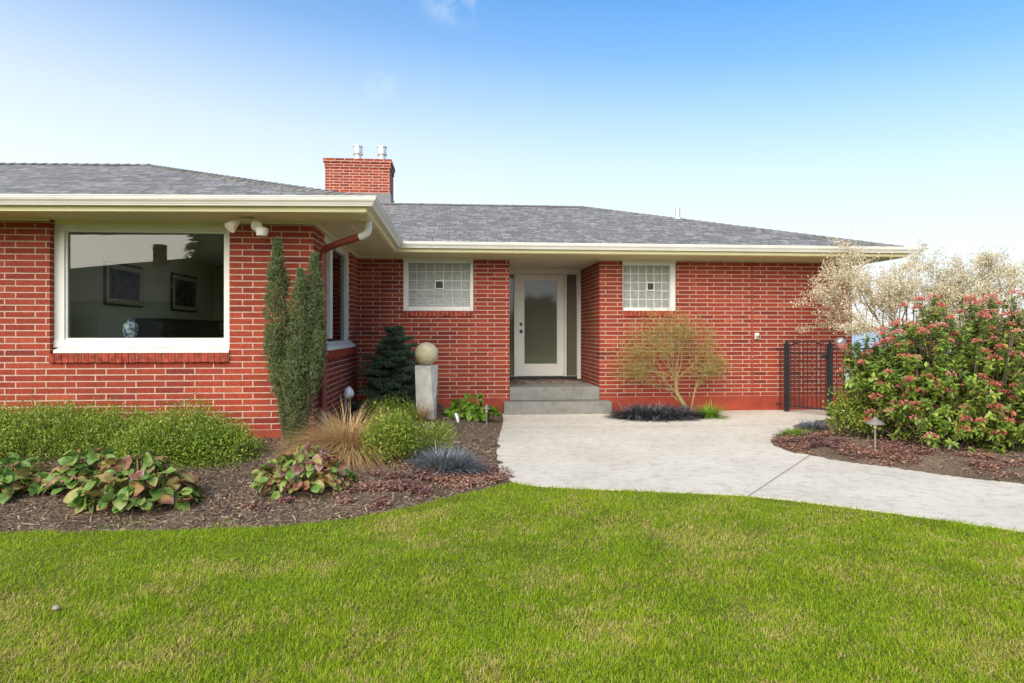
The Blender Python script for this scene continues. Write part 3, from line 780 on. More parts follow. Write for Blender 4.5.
g = G(); g.box(0.90, 2.274, yd - 0.05, yd + 0.1, 0.425, 0.485)
g.build("threshold", M['dark'], house, bevel=0.004)
for (a0, a1) in ((0.90, 1.085), (2.075, 2.274)):
    g = G(); g.box(a0, a1, yd + 0.03, yd + 0.036, 0.50, 2.405)
    s = g.build("sidelight", M['frosted'], house)
    g = G(); g.box(a0, a1, yd - 0.005, yd + 0.05, 0.485, 0.505)
    g.build("sidelight_rail", M['lampmetal'], s)
g = G()
g.box(1.134, 1.281, yd - 0.005, yd + 0.045, 0.49, 2.40); g.box(1.898, 2.028, yd - 0.005, yd + 0.045, 0.49, 2.40)
g.box(1.281, 1.898, yd - 0.005, yd + 0.045, 2.286, 2.40); g.box(1.281, 1.898, yd - 0.005, yd + 0.045, 0.49, 0.722)
dr = g.build("door", M['white'], house, bevel=0.003)
g = G(); g.box(1.281, 1.898, yd + 0.014, yd + 0.024, 0.722, 2.286)
g.build("pane", M['frosted'], dr)
g = G()
for (z, r) in ((1.47, 0.026), (1.335, 0.032)):
    g = G(); g.tube([(1.218, yd - 0.006, z), (1.218, yd - 0.02, z)], [r, r], 14)
    g.tube([(1.218, yd - 0.02, z), (1.218, yd - 0.05, z), (1.218, yd - 0.055, z), (1.218, yd - 0.075, z)], [0.012, 0.012, 0.024, 0.02], 14)
    g.build("door_knob", M['dark'], dr, smooth=True)

# ---- interior of the wing behind the picture window (left wall carries two framed prints)
g = G()
g.box(-4.35, -4.33, YW + T + 0.003, 12.2, 0.42, 2.54)      # partition seen on the left
g.box(-4.33, XS - T - 0.002, 12.2, 12.25, 0.42, 2.54)
g.build("interior_wall", M['wall_int'], house)
g = G(); g.box(-4.33, XS - T - 0.002, YW + T + 0.002, 12.2, 0.38, 0.42); g.build("interior_floor", M['floor_int'], house)
g = G(); g.box(-4.33, XS - T - 0.002, YW + T + 0.002, 12.2, 2.50, 2.54); g.build("interior_ceiling", M['ceiling_int'], house)

# ---- roofs
ZE, PA = 2.668, 0.329
EXA, EYA = -0.90, 6.75
def roof_faces(g, faces):
    for f in faces: g.append(f)
def roof_mesh(name, faces, sagging=False):
    """faces: list of (points, eave direction); UV runs along the eave and up the slope, in metres"""
    me = bpy.data.meshes.new(name)
    V = []; F = []; UV = []
    for pts, ed in faces:
        b = len(V); pts = [Vector(p) for p in pts]; V += pts; F.append(tuple(range(b, b + len(pts))))
        ed = Vector(ed).normalized(); nn = (pts[1] - pts[0]).cross(pts[2] - pts[0]).normalized(); up = nn.cross(ed).normalized()
        if up.z < 0: up = -up
        UV += [((p - pts[0]).dot(ed) + 40, (p - pts[0]).dot(up) + 10) for p in pts]
    me.from_pydata([(v.x, v.y, v.z - (0.0125 * max(0.0, -0.9 - v.x) if sagging else 0.0)) for v in V], [], F)
    uvl = me.uv_layers.new(name="UVMap")
    for i, l in enumerate(me.loops): uvl.data[i].uv = UV[i]
    me.materials.append(M['shingle']); me.update()
    o = link(name, me, house)
    sm = o.modifiers.new("thickness", 'SOLIDIFY'); sm.thickness = 0.03; sm.offset = -1
    return o
DA = 3.832
yrA, zrA, xaA = EYA + DA, ZE + PA * DA, EXA - DA
roof_mesh("roof", [
    ([(-10, EYA, ZE), (EXA, EYA, ZE), (xaA, yrA, zrA), (-10, yrA, zrA)], (1, 0, 0)),
    ([(EXA, EYA, ZE), (EXA, EYA + 2*DA, ZE), (xaA, yrA, zrA)], (0, 1, 0)),
    ([(EXA, EYA + 2*DA, ZE), (-10, EYA + 2*DA, ZE), (-10, yrA, zrA), (xaA, yrA, zrA)], (-1, 0, 0))], True)
EYB, EXB, YRB, ZRB, XAB = 10.02, 7.24, 14.12, 4.03, 2.70
YBB = 2 * YRB - EYB
roof_mesh("roof", [
    ([(-6.5, EYB, ZE), (EXB, EYB, ZE), (XAB, YRB, ZRB), (-6.5, YRB, ZRB)], (1, 0, 0)),
    ([(EXB, EYB, ZE), (EXB, YBB, ZE), (XAB, YRB, ZRB)], (0, 1, 0)),
    ([(EXB, YBB, ZE), (-6.5, YBB, ZE), (-6.5, YRB, ZRB), (XAB, YRB, ZRB)], (-1, 0, 0))])
def sag(v):
    return (v[0], v[1], v[2] - (0.0125 * max(0.0, -0.9 - v[0]) if v[0] < -0.9 and v[1] < 12.0 else 0.0))
# ridge and hip cap shingles
def caps(a, b):
    a, b = Vector(sag(a)), Vector(sag(b)); d = (b - a); n_ = int(d.length / 0.15); d = d.normalized()
    s = d.cross(Vector((0, 0, 1))).normalized(); g = G()
    for i in range(n_):
        p = a + d * 0.15 * i; q = p + d * 0.24
        lift0, lift1 = 0.020, 0.006
        w = 0.13
        P = [p + s*w - Vector((0,0,0.035)) + Vector((0,0,lift0)), p + Vector((0,0,lift0 + 0.006)), p - s*w - Vector((0,0,0.035)) + Vector((0,0,lift0)),
             q + s*w - Vector((0,0,0.035)) + Vector((0,0,lift1)), q + Vector((0,0,lift1 + 0.006)), q - s*w - Vector((0,0,0.035)) + Vector((0,0,lift1))]
        P += [v - Vector((0,0,0.008)) for v in P]
        g.add(P, [(0,1,4,3), (1,2,5,4), (6,9,10,7), (7,10,11,8), (0,6,7,1), (1,7,8,2), (0,3,9,6), (2,8,11,5), (3,4,10,9), (4,5,11,10)])
    g.build("ridge_cap", plain("cap_shingles", (0.19, 0.182, 0.17), 0.9, 0.2, var=0.45, vscale=6), house)
caps((EXA - 0.05, EYA + 0.05, ZE + 0.02), (xaA, yrA, zrA)); caps((xaA + 0.05, yrA, zrA), (-10, yrA, zrA))
caps((EXB - 0.05, EYB + 0.05, ZE + 0.02), (XAB, YRB, ZRB)); caps((XAB + 0.05, YRB, ZRB), (-5.0, YRB, ZRB))

# ---- eaves: soffit boards, fascia, K-profile gutter
ZS = 2.52
g = G()
g.box(-9.8, EXA - 0.02, EYA + 0.02, YW + 0.3, ZS, ZS + 0.02)
g.box(XS - 0.3, EXA - 0.02, YW + 0.3, YB + 0.3, ZS, ZS + 0.02)
g.box(EXA - 0.02, EXB - 0.02, EYB + 0.02, YB + 0.255, ZS, ZS + 0.02)
g.box(XE - 0.25, EXB - 0.02, YB + 0.255, 17.6, ZS, ZS + 0.02)
sf = g.build("soffit", M['soffit'], house)
g = G()
g.box(-1.19, -1.16, 7.3, 8.75, ZS - 0.006, ZS - 0.001); g.box(-1.19, -1.16, 9.15, 10.1, ZS - 0.006, ZS - 0.001)
g.build("vent_strip", M['white'], sf)
g = G()    # crown strip where soffit meets brick
g.box(WIN[1], XS + 0.025, YW - 0.025, YW - 0.002, ZS - 0.022, ZS - 0.001); g.box(XS + 0.002, XS + 0.025, YW - 0.002, YB - 0.03, ZS - 0.022, ZS - 0.001)
g.box(-9, WIN[0] , YW - 0.025, YW - 0.002, ZS - 0.022, ZS - 0.001)
g.box(XS + 0.025, XR0, YB - 0.025, YB - 0.002, ZS - 0.022, ZS - 0.001); g.box(XR1, XE, YB - 0.025, YB - 0.002, ZS - 0.022, ZS - 0.001)
g.box(XR1 - 0.025, XR1 - 0.002, YB, YD - 0.06, ZS - 0.03, ZS - 0.001)
g.build("soffit_trim", M['cream'], sf)
def sweep(name, path, prof, mat, parent=house):
    """profile (out, z) swept along a plan polyline with mitred corners; 'out' is to the right of travel"""
    g = G(); P = [Vector((p[0], p[1])) for p in path]; n_ = len(P); m = len(prof); V = []
    for i in range(n_):
        d0 = (P[i] - P[i-1]).normalized() if i > 0 else None
        d1 = (P[i+1] - P[i]).normalized() if i < n_ - 1 else None
        if d0 is None: d0 = d1
        if d1 is None: d1 = d0
        n0 = Vector((d0.y, -d0.x)); n1 = Vector((d1.y, -d1.x)); b = (n0 + n1).normalized(); k = 1.0 / max(0.3, b.dot(n0))
        for (o_, z) in prof: V.append(sag((P[i].x + b.x*o_*k, P[i].y + b.y*o_*k, z)) if P[i].x < -5 else (P[i].x + b.x*o_*k, P[i].y + b.y*o_*k, z))
    F = [(i*m + j, i*m + (j+1) % m, (i+1)*m + (j+1) % m, (i+1)*m + j) for i in range(n_-1) for j in range(m)]
    F += [tuple(range(m)), tuple((n_-1)*m + j for j in range(m))[::-1]]
    g.add(V, F); o = g.build(name, mat, parent)
    bm = bmesh.new(); bm.from_mesh(o.data); bmesh.ops.recalc_face_normals(bm, faces=bm.faces); bm.to_mesh(o.data); bm.free()
    return o
EAVE = [(-9.8, EYA), (EXA, EYA), (EXA, EYB), (EXB, EYB), (EXB, 17.8)]
sweep("fascia", EAVE, [(-0.022, 2.53), (0.0, 2.53), (0.0, 2.652), (-0.022, 2.652)], M['soffit'])  # gutter's shade on the fascia is painted in with the olive soffit colour
gut = sweep("gutter", EAVE, [(0.003, 2.5800), (0.062, 2.5800), (0.066, 2.5920), (0.072, 2.5984), (0.078, 2.6120), (0.104, 2.6440), (0.104, 2.6608), (0.112, 2.6640), (0.112, 2.6720), (0.098, 2.6720), (0.098, 2.6320), (0.06, 2.5920), (0.012, 2.5920), (0.012, 2.6704), (0.003, 2.6704)], M['gutter'])
g = G()
# drip edge
sweep("drip_edge", EAVE, [(-0.03, 2.655), (0.03, 2.647), (0.03, 2.657), (-0.03, 2.677)], M['flash'])

# ---- downspout: white elbow out of the gutter, brown leader back to the wall and down
g = G()
g.tube([(-0.95, 7.30, 2.57), (-0.95, 7.30, 2.44), (-0.965, 7.30, 2.40), (-1.01, 7.31, 2.37), (-1.05, 7.32, 2.36)], [0.040, 0.040, 0.041, 0.041, 0.040], 12)
g.build("gutter_elbow", M['gutter'], house, smooth=True)
g = G()
g.tube([(-1.04, 7.318, 2.362), (-1.30, 7.48, 2.305), (-1.46, 7.61, 2.265), (-1.495, 7.64, 2.24), (-1.505, 7.65, 2.17), (-1.505, 7.65, 1.2), (-1.505, 7.65, 0.42)], 0.040, 12)
ds = g.build("downspout", M['brown_metal'], house, smooth=True)
g = G()
g.tube([(-1.505, 7.65, 0.42), (-1.505, 7.65, 0.05)], 0.036, 12)
g.build("drain_pipe", M['flash'], ds, smooth=True)
g = G()
for z in (0.8, 1.75):
    g = G(); g.tube([(-1.505, 7.65, z), (-1.505, 7.65, z + 0.03)], 0.047, 12)
    g.build("strap", M['brown_metal'], ds)

# ---- chimney
yc0, yc1, xc0, xc1 = 14.3, 15.1, -2.77, -1.41
g = G(); g.box(xc0, xc1, yc0, yc1, 3.4, 4.90)
g.box(xc0 - 0.018, xc1 + 0.018, yc0 - 0.018, yc1 + 0.018, 4.83, 4.922); g.box(xc0 - 0.036, xc1 + 0.036, yc0 - 0.036, yc1 + 0.036, 4.924, 5.01)
ch = g.build("chimney", M['brick_chimney'], house)
g = G(); g.box(xc0 - 0.02, xc1 + 0.02, yc0 - 0.015, yc1 + 0.015, 3.42, 4.28)
g.build("flashing", M['flash'], ch)
g = G(); g.box(xc0 + 0.05, xc1 - 0.05, yc0 + 0.05, yc1 - 0.05, 5.01, 5.035); g.build("chimney_crown", M['stone_white'], ch, bevel=0.01)
for fx in (-2.13, -1.61):
    g = G()
    g.lathe([(0.075, 0.0), (0.075, 0.14), (0.10, 0.145), (0.112, 0.16), (0.112, 0.175), (0.095, 0.18), (0.095, 0.315), (0.108, 0.32), (0.108, 0.335), (0.03, 0.355)], (fx, 14.62, 5.03), 20)
    fl = g.build("flue", M['galv'], ch, smooth=True)
# roof vent pipes
g = G(); g.lathe([(0.085, -0.06), (0.08, 0.03), (0.045, 0.05), (0.045, 0.30), (0.035, 0.302)], (-1.52, 12.2, 3.36), 16); g.build("vent_pipe", M['galv'], house, smooth=True)
g = G(); g.lathe([(0.12, -0.05), (0.11, 0.03), (0.05, 0.05), (0.05, 0.24), (0.04, 0.242)], (4.36, 12.70, 3.53), 16); g.build("vent_pipe", M['galv'], house, smooth=True)

# ---- floodlights under the wing's eave
g = G(); g.lathe([(0.055, 0.0), (0.055, 0.02), (0.03, 0.03)], (-2.17, 7.12, 2.486), 16)
fb = g.build("floodlight", M['cream_lamp'], house, smooth=True)
def cone_lamp(name, base, d, r0, r1, ln, neck):
    d = Vector(d).normalized(); base = Vector(base)
    g = G(); g.tube([Vector((-2.17, 7.12, 2.49)), base + d * -0.01], [neck, neck], 8)
    g.tube([base - d*0.03, base, base + d*ln*0.4, base + d*ln], [r0*0.6, r0, (r0 + r1)*0.5, r1], 16)
    return g.build(name, M['cream_lamp'], fb, smooth=True)
cone_lamp("lamp_head", (-2.25, 7.06, 2.475), (-0.45, -0.5, -0.62), 0.024, 0.062, 0.13, 0.012)
cone_lamp("lamp_head", (-2.09, 7.08, 2.47), (0.35, -0.6, -0.55), 0.03, 0.055, 0.09, 0.012)
g = G(); g.lathe([(0.02, -0.085), (0.056, -0.075), (0.064, -0.03), (0.066, 0.0), (0.05, 0.012), (0.02, 0.02)], (-2.01, 7.06, 2.395), 18)
g.tube([(-2.01, 7.06, 2.41), (-2.05, 7.09, 2.47)], 0.014, 8)
g.build("motion_sensor", M['lens'], fb, smooth=True)

# ---- outlet box on the right hand wall, meter and vent by the gate
g = G(); g.box(4.985, 5.045, YB - 0.05, YB - 0.001, 1.205, 1.305); ob = g.build("outlet_box", M['plastic_white'], house, bevel=0.006)
g = G(); g.box(4.992, 5.038, YB - 0.056, YB - 0.051, 1.215, 1.262); g.build("outlet_lid", M['lampmetal'], ob)
g = G(); g.tube([(6.47, YB - 0.001, 1.15), (6.47, YB - 0.07, 1.15), (6.47, YB - 0.10, 1.15), (6.47, YB - 0.115, 1.15)], [0.082, 0.082, 0.065, 0.03], 20); g.build("round_meter", M['galv'], house, smooth=True)
g = G(); g.box(6.53, 6.66, YB - 0.09, YB - 0.001, 0.42, 0.72); g.build("utility_box", M['plastic_white'], house, bevel=0.008)

# ================================================================= things around the house
# doormat
g = G(); g.box(1.02, 2.20, 11.55, 12.22, 0.421, 0.433)
tag(g.build("doormat", M['rug'], bevel=0.004), "dark doormat with rusty red pattern lying before the white front door", "doormat")

# furniture behind the picture window
t = thing("sideboard", "dark wood sideboard along the wall inside the picture window", "sideboard", (-4.0, 10.3, 0.42))
g = G(); g.box(-4.315, -3.93, 9.25, 11.4, 0.50, 1.47); g.build("cabinet", M['darkwood'], t, bevel=0.006)
g = G(); g.box(-4.325, -3.90, 9.22, 11.43, 1.471, 1.505); g.build("tabletop", M['darkwood'], t, bevel=0.006)
for (x, y) in ((-4.27, 9.3), (-3.97, 9.3), (-4.27, 11.35), (-3.97, 11.35)):
    g = G(); g.tube([(x, y, 0.42), (x, y, 0.499)], [0.02, 0.03], 10); g.build("leg", M['darkwood'], t)
t = thing("side_table", "small dark table under the blue and white vase inside the picture window", "table", (-3.75, 7.95, 0.42))
g = G(); g.box(-4.02, -3.55, 7.78, 8.2, 1.20, 1.225); g.build("tabletop", M['darkwood'], t, bevel=0.005)
for (x, y) in ((-3.99, 7.81), (-3.58, 7.81), (-3.99, 8.17), (-3.58, 8.17)):
    g = G(); g.box(x - 0.018, x + 0.018, y - 0.018, y + 0.018, 0.42, 1.199); g.build("leg", M['darkwood'], t)
g = G(); g.lathe([(0.045, 0), (0.055, 0.01), (0.074, 0.07), (0.084, 0.13), (0.076, 0.18), (0.044, 0.212), (0.036, 0.23), (0.052, 0.25), (0.045, 0.25), (0.026, 0.23)], (-3.75, 7.98, 1.226), 28)
tag(g.build("vase", M['vase'], smooth=True), "blue and white porcelain vase seen through the picture window", "vase")
def picture(y0, y1, z0, z1, label):
    t = thing("framed_picture", label, "picture", (-4.30, (y0 + y1) / 2, z0), "framed pictures inside the picture window")
    w = 0.06; x0, x1 = -4.328, -4.295
    g = G(); g.box(x0, x1, y0, y1, z1 - w, z1); g.box(x0, x1, y0, y1, z0, z0 + w); g.box(x0, x1, y0, y0 + w, z0 + w, z1 - w); g.box(x0, x1, y1 - w, y1, z0 + w, z1 - w)
    fr = g.build("frame", M['goldframe'], t, bevel=0.004)
    g = G(); e_ = 0.028  # dark outer strips paint in the outline shadow around the frame
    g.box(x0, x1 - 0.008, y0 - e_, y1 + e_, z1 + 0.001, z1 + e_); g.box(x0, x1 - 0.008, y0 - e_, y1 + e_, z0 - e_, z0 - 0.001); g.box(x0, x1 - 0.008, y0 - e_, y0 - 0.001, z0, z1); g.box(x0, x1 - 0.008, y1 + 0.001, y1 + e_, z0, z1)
    g.build("shadow_rim", M['darkwood'], fr)
    g = G(); g.box(x0 + 0.002, x1 - 0.012, y0 + w, y1 - w, z0 + w, z1 - w); g.build("print", M['mat_card'], t)
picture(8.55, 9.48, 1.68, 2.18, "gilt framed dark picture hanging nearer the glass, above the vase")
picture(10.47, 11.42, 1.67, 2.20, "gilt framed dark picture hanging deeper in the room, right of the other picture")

# twisted stone pillar and stone ball
def soft_square(r, k, rot, z, cx, cy, n_=32):
    out = []
    for i in range(n_):
        a = 2*math.pi*i/n_; c, s = math.cos(a), math.sin(a)
        m_ = r / max(abs(c), abs(s)); x, y = c*m_, s*m_
        out.append((cx + x*math.cos(rot) - y*math.sin(rot), cy + x*math.sin(rot) + y*math.cos(rot), z))
    return out
px_, py_ = -0.40, 9.05
pz = float(hL(np.array([px_]), np.array([py_]))[0]) - 0.02
g = G()
def cnr(r, rot, z): return [(px_ + r*math.cos(rot + math.pi/4 + k*math.pi/2), py_ + r*math.sin(rot + math.pi/4 + k*math.pi/2), z) for k in range(4)]
A0 = cnr(0.168, R(-6), pz); A1 = cnr(0.168, R(-6), pz + 0.03); Bt = cnr(0.165, R(66), pz + 0.70); Bu = cnr(0.165, R(66), pz + 0.735)
Vv = A0 + A1 + Bt + Bu
Ff = [(3, 2, 1, 0), (12, 13, 14, 15)]
for k in range(4):
    k1 = (k + 1) % 4
    Ff += [(k, k1, 4 + k1, 4 + k), (4 + k, 4 + k1, 8 + k), (4 + k1, 8 + k1, 8 + k), (8 + k, 8 + k1, 12 + k1, 12 + k)]
g.add(Vv, Ff)
tag(g.build("stone_pillar", M['stone_white'], bevel=0.006), "weathered white twisted stone pillar standing in the bed beside the spruce", "pillar")
g = G(); r_ = 0.158
g.lathe([(max(0.004, r_*math.sin(math.pi*i/20)), r_ - r_*math.cos(math.pi*i/20)) for i in range(21)], (px_, py_, pz + 0.733), 32)
tag(g.build("stone_ball", M['stone_ball'], smooth=True), "sandy yellow stone ball resting on the twisted white pillar", "ball")

# garden lights
def path_light(x, y, z, h, capr, label, mat):
    t = thing("path_light", label, "lamp", (x, y, z), "garden path lights")
    g = G(); g.tube([(x, y, z - 0.05), (x, y, z + h * 0.86)], [0.011, 0.011], 10); g.lathe([(0.02, 0), (0.018, 0.02), (0.012, 0.024)], (x, y, z + 0.0), 12); g.build("stem", mat, t, smooth=True)
    g = G(); zz = z + h
    g.lathe([(0.016, -0.075), (0.018, -0.06), (capr, -0.062), (capr, -0.056), (capr*0.72, -0.032), (capr*0.30, -0.012), (capr*0.22, 0.0), (0.008, 0.012)], (x, y, zz), 24); g.build("lamp_shade", mat, t, smooth=True)
    g = G(); g.lathe([(0.016, -0.105), (0.017, -0.065)], (x, y, zz), 12); g.build("bulb_housing", M['lens'], t, smooth=True)
path_light(4.33, 6.50, float(hR(np.array([4.33]), np.array([6.5]))[0]), 0.355, 0.088, "pewter mushroom path light in front of the coral flowered shrub", M['lampmetal'])
path_light(0.43, 9.30, float(hL(np.array([0.43]), np.array([9.3]))[0]), 0.27, 0.05, "small dark path light at the edge of the bright green leafy clump", M['lampmetal'])
t = thing("garden_spotlight", "white domed garden spotlight on a thin stake beside the wing wall", "lamp", (-1.45, 9.0, 0.12))
g = G(); g.tube([(-1.475, 9.0, 0.08), (-1.475, 9.0, 0.52)], 0.014, 10); g.build("stake", M['galv'], t, smooth=True)
g = G(); g.tube([(-1.487, 8.985, 0.515), (-1.465, 8.99, 0.51), (-1.44, 9.0, 0.50), (-1.40, 9.01, 0.485), (-1.375, 9.02, 0.475)], [0.05, 0.088, 0.090, 0.062, 0.028], 18); g.build("lamp_head", M['plastic_white'], t, smooth=True)
g = G(); g.tube([(0.03, 8.98, 0.05), (0.02, 9.0, 0.14), (0.0, 9.03, 0.20)], [0.012, 0.032, 0.036], 12)
tag(g.build("garden_spotlight", M['galv'], smooth=True), "small tilted silver spotlight stuck in the mulch before the green clump", "lamp")

# iron gate and fence
def iron_bar(g, a, b, r=0.008): g.tube([a, b], r, 6)
def post(g, x, y, h, w=0.03):
    g.box(x - w, x + w, y - w, y + w, 0.0, h); g.box(x - w - 0.008, x + w + 0.008, y - w - 0.008, y + w + 0.008, h, h + 0.015)
    g.lathe([(0.012, 0), (0.026, 0.02), (0.026, 0.035), (0.008, 0.055)], (x, y, h + 0.015), 12)
PL, PR = (5.42, 10.44), (5.79, 9.80)
t = thing("iron_gate", "black iron gate with bowed top rail between two posts by the brick wall", "gate", (5.65, 10.1, 0.02))
g = G(); post(g, *PL, 1.12); g.build("gate_post", M['iron'], t)
g = G(); post(g, *PR, 1.12); g.build("gate_post", M['iron'], t)
g = G(); cr = G()
gv = Vector((PR[0] - PL[0], PR[1] - PL[1], 0))
def gp(s, z): return (PL[0] + gv.x*s, PL[1] + gv.y*s, z)
nb = 9
def gtop(s): return 1.07 + 0.10 * math.sin(math.pi * s)
for i in range(nb):
    s = 0.1 + 0.8 * i / (nb - 1)
    iron_bar(g, gp(s, 0.09), gp(s, gtop(s)))
g.build("bars", M['iron'], t)
g = G()
g.tube([gp(s, 0.11) for s in (0.06, 0.94)], 0.012, 6); g.tube([gp(s, 0.98) for s in (0.06, 0.94)], 0.010, 6)
g.tube([gp(s, gtop(s)) for s in np.linspace(0.06, 0.94, 15)], 0.010, 6)
for s in (0.06, 0.94): g.tube([gp(s, 0.06), gp(s, 1.10)], 0.012, 6)
g.build("gate_frame", M['iron'], t)
g = G()
for s0, sg in ((0.18, 1), (0.82, -1)):
    pts = []; g = G()
    for k in range(18):
        a = k / 17 * 2.4 * math.pi; rr = 0.045 * (1 - k / 22)
        pts.append(gp(s0 + sg * rr * math.cos(a) / gv.length, gtop(s0) + 0.035 + rr * math.sin(a)))
    g.tube(pts, 0.005, 5)
    g.build("scroll", M['iron'], t)
g = G(); g.obox((PR[0] - 0.05, PR[1] + 0.05, 0.93), gv, (gv.y, -gv.x, 0), (0, 0, 1), 0.045, 0.012, 0.03); g.tube([(PR[0] - 0.1, PR[1] + 0.02, 0.95), (PR[0] - 0.08, PR[1] - 0.05, 0.95)], 0.01, 8)
g.build("latch", M['iron'], t)
t = thing("iron_fence", "low black iron fence running from the gate behind the coral flowered shrub", "fence", (7.0, 9.8, 0.0))
g = G()
FE = (8.6, 9.55)
for i in range(26):
    s = (i + 1) / 27; x = PR[0] + (FE[0] - PR[0]) * s; y = PR[1] + (FE[1] - PR[1]) * s
    iron_bar(g, (x, y, 0.05), (x, y, 1.07))
g.build("bars", M['iron'], t)
for z in (0.13, 1.06):
    g = G(); g.tube([(PR[0] + 0.03, PR[1], z), (FE[0], FE[1], z)], 0.012, 6); g.build("rail", M['iron'], t)
g = G(); post(g, FE[0], FE[1], 1.12); g.build("post", M['iron'], t)
t = thing("iron_fence", "single bar filler of black iron between the gate and the brick wall", "fence", (5.38, 10.56, 0.0))
g = G(); iron_bar(g, (5.385, 10.58, 0.05), (5.385, 10.58, 1.06)); g.build("bars", M['iron'], t)
for z in (0.12, 1.04):
    g = G(); g.tube([(5.41, 10.47, z), (5.36, 10.67, z)], 0.009, 6); g.build("rail", M['iron'], t)

# pale fungus in the lawn
g = G(); g.lathe([(0.005, 0.0), (0.006, 0.025), (0.015, 0.03), (0.018, 0.037), (0.013, 0.046), (0.003, 0.050)], (-1.87, 3.27, -0.012), 12)
tag(g.build("mushroom", plain("pale_mushroom", (0.33, 0.25, 0.19), 0.8, 0.2), smooth=True), "small pale mushroom in the lawn at the lower left", "mushroom")

# ================================================================= planting
UP = np.array([0, 0, 1.0])
def reseed(k):
    global rng
    rng = np.random.default_rng(k); random.seed(k)
def rdir(n_, zmin=-1.0):
    v = rng.normal(size=(n_ * 3, 3)); v = nrm(v); v = v[v[:, 2] >= zmin]
    return v[:n_]

def clustered_bush(name, label, cat, comps, mat, ncl, per, L, W, clr=0.07, n=2, group=None, parts=True, fold=0.3, curl=0.2, upw=0.4, stem_mat=None):
    """comps: ellipsoids (cx, cy, cz, rx, ry, rz). Twig-end clusters sit over their surface; leaves sit in the clusters."""
    c0 = comps[0]
    t = thing(name, label, cat, (c0[0], c0[1], max(0.0, c0[2] - c0[5])), group)
    q = Q4(); wsum = sum(c[3]*c[4] + c[4]*c[5] + c[3]*c[5] for c in comps); segs = []
    for (cx, cy, cz, rx, ry, rz) in comps:
        k = max(8, int(ncl * (rx*ry + ry*rz + rx*rz) / wsum))
        d = rdir(k, -0.55); k = len(d)
        rad = (0.98 - 0.45 * rng.random(k) ** 2.2) * (1 + 0.16 * (vnoise(d[:, 0]*3 + cx*7 + 20, d[:, 2]*3 + d[:, 1]*2 + 20, 1.6) - 0.5))
        C = np.array([cx, cy, cz]) + d * np.array([rx, ry, rz]) * rad[:, None]
        C[:, 2] = np.maximum(C[:, 2], 0.03)
        tone = rng.normal(0, 0.14, k)
        stray = rng.random(k) < 0.06
        C[stray] += (d[stray] * 0.35 + UP * 0.8) * rng.uniform(0.02, 0.09, (stray.sum(), 1))
        P = np.repeat(C, per, 0) + rng.normal(0, clr, (k * per, 3))
        out = np.repeat(nrm(d / np.array([rx, ry, rz])), per, 0)
        D = nrm(out * 0.7 + UP * upw + rng.normal(0, 0.6, (k * per, 3)))
        U = nrm(out * 0.5 + UP + rng.normal(0, 0.6, (k * per, 3)))
        P[:, 2] = np.maximum(P[:, 2], 0.02)
        r_ = np.clip(rng.beta(2, 2.2, k * per) + np.repeat(tone, per), 0, 1)
        q.add(leaves(P, D, U, L * rng.uniform(0.6, 1.3, k*per), W * rng.uniform(0.7, 1.2, k*per), n=n, fold=fold, curl=curl, rnd=r_))
        for i in range(0, k, 3):
            b = np.array([cx + (C[i, 0]-cx)*0.15, cy + (C[i, 1]-cy)*0.15, max(0.0, cz - rz) + 0.02])
            m_ = (b + C[i]) / 2 + np.array([0, 0, -0.1]) * rz
            segs.append(([b, m_, C[i]], [0.008, 0.006, 0.003]))
    q.build("foliage", mat, t)
    s = Q4(); s.add(tubes_np(segs, 4)); s.build("stems", stem_mat or M['bark'], t)
    return t

# low clipped shrubs below the picture window
clustered_bush("boxwood_hedge", "long low light green hedge under the picture window at left", "hedge",
               [(-3.35, 6.85, 0.22, 0.55, 0.50, 0.30), (-3.95, 6.82, 0.24, 0.60, 0.52, 0.32), (-4.6, 6.85, 0.22, 0.6, 0.5, 0.32), (-5.2, 6.85, 0.22, 0.6, 0.5, 0.30)], M['box'], 2000, 34, 0.027, 0.0135, 0.05)
clustered_bush("boxwood_shrub", "rounded light green shrub between the low hedge and the columnar yew", "shrub",
               [(-2.55, 6.50, 0.22, 0.50, 0.46, 0.33), (-2.2, 6.42, 0.17, 0.34, 0.36, 0.22), (-2.85, 6.45, 0.18, 0.3, 0.35, 0.26)], M['box'], 1000, 34, 0.027, 0.0135, 0.05)

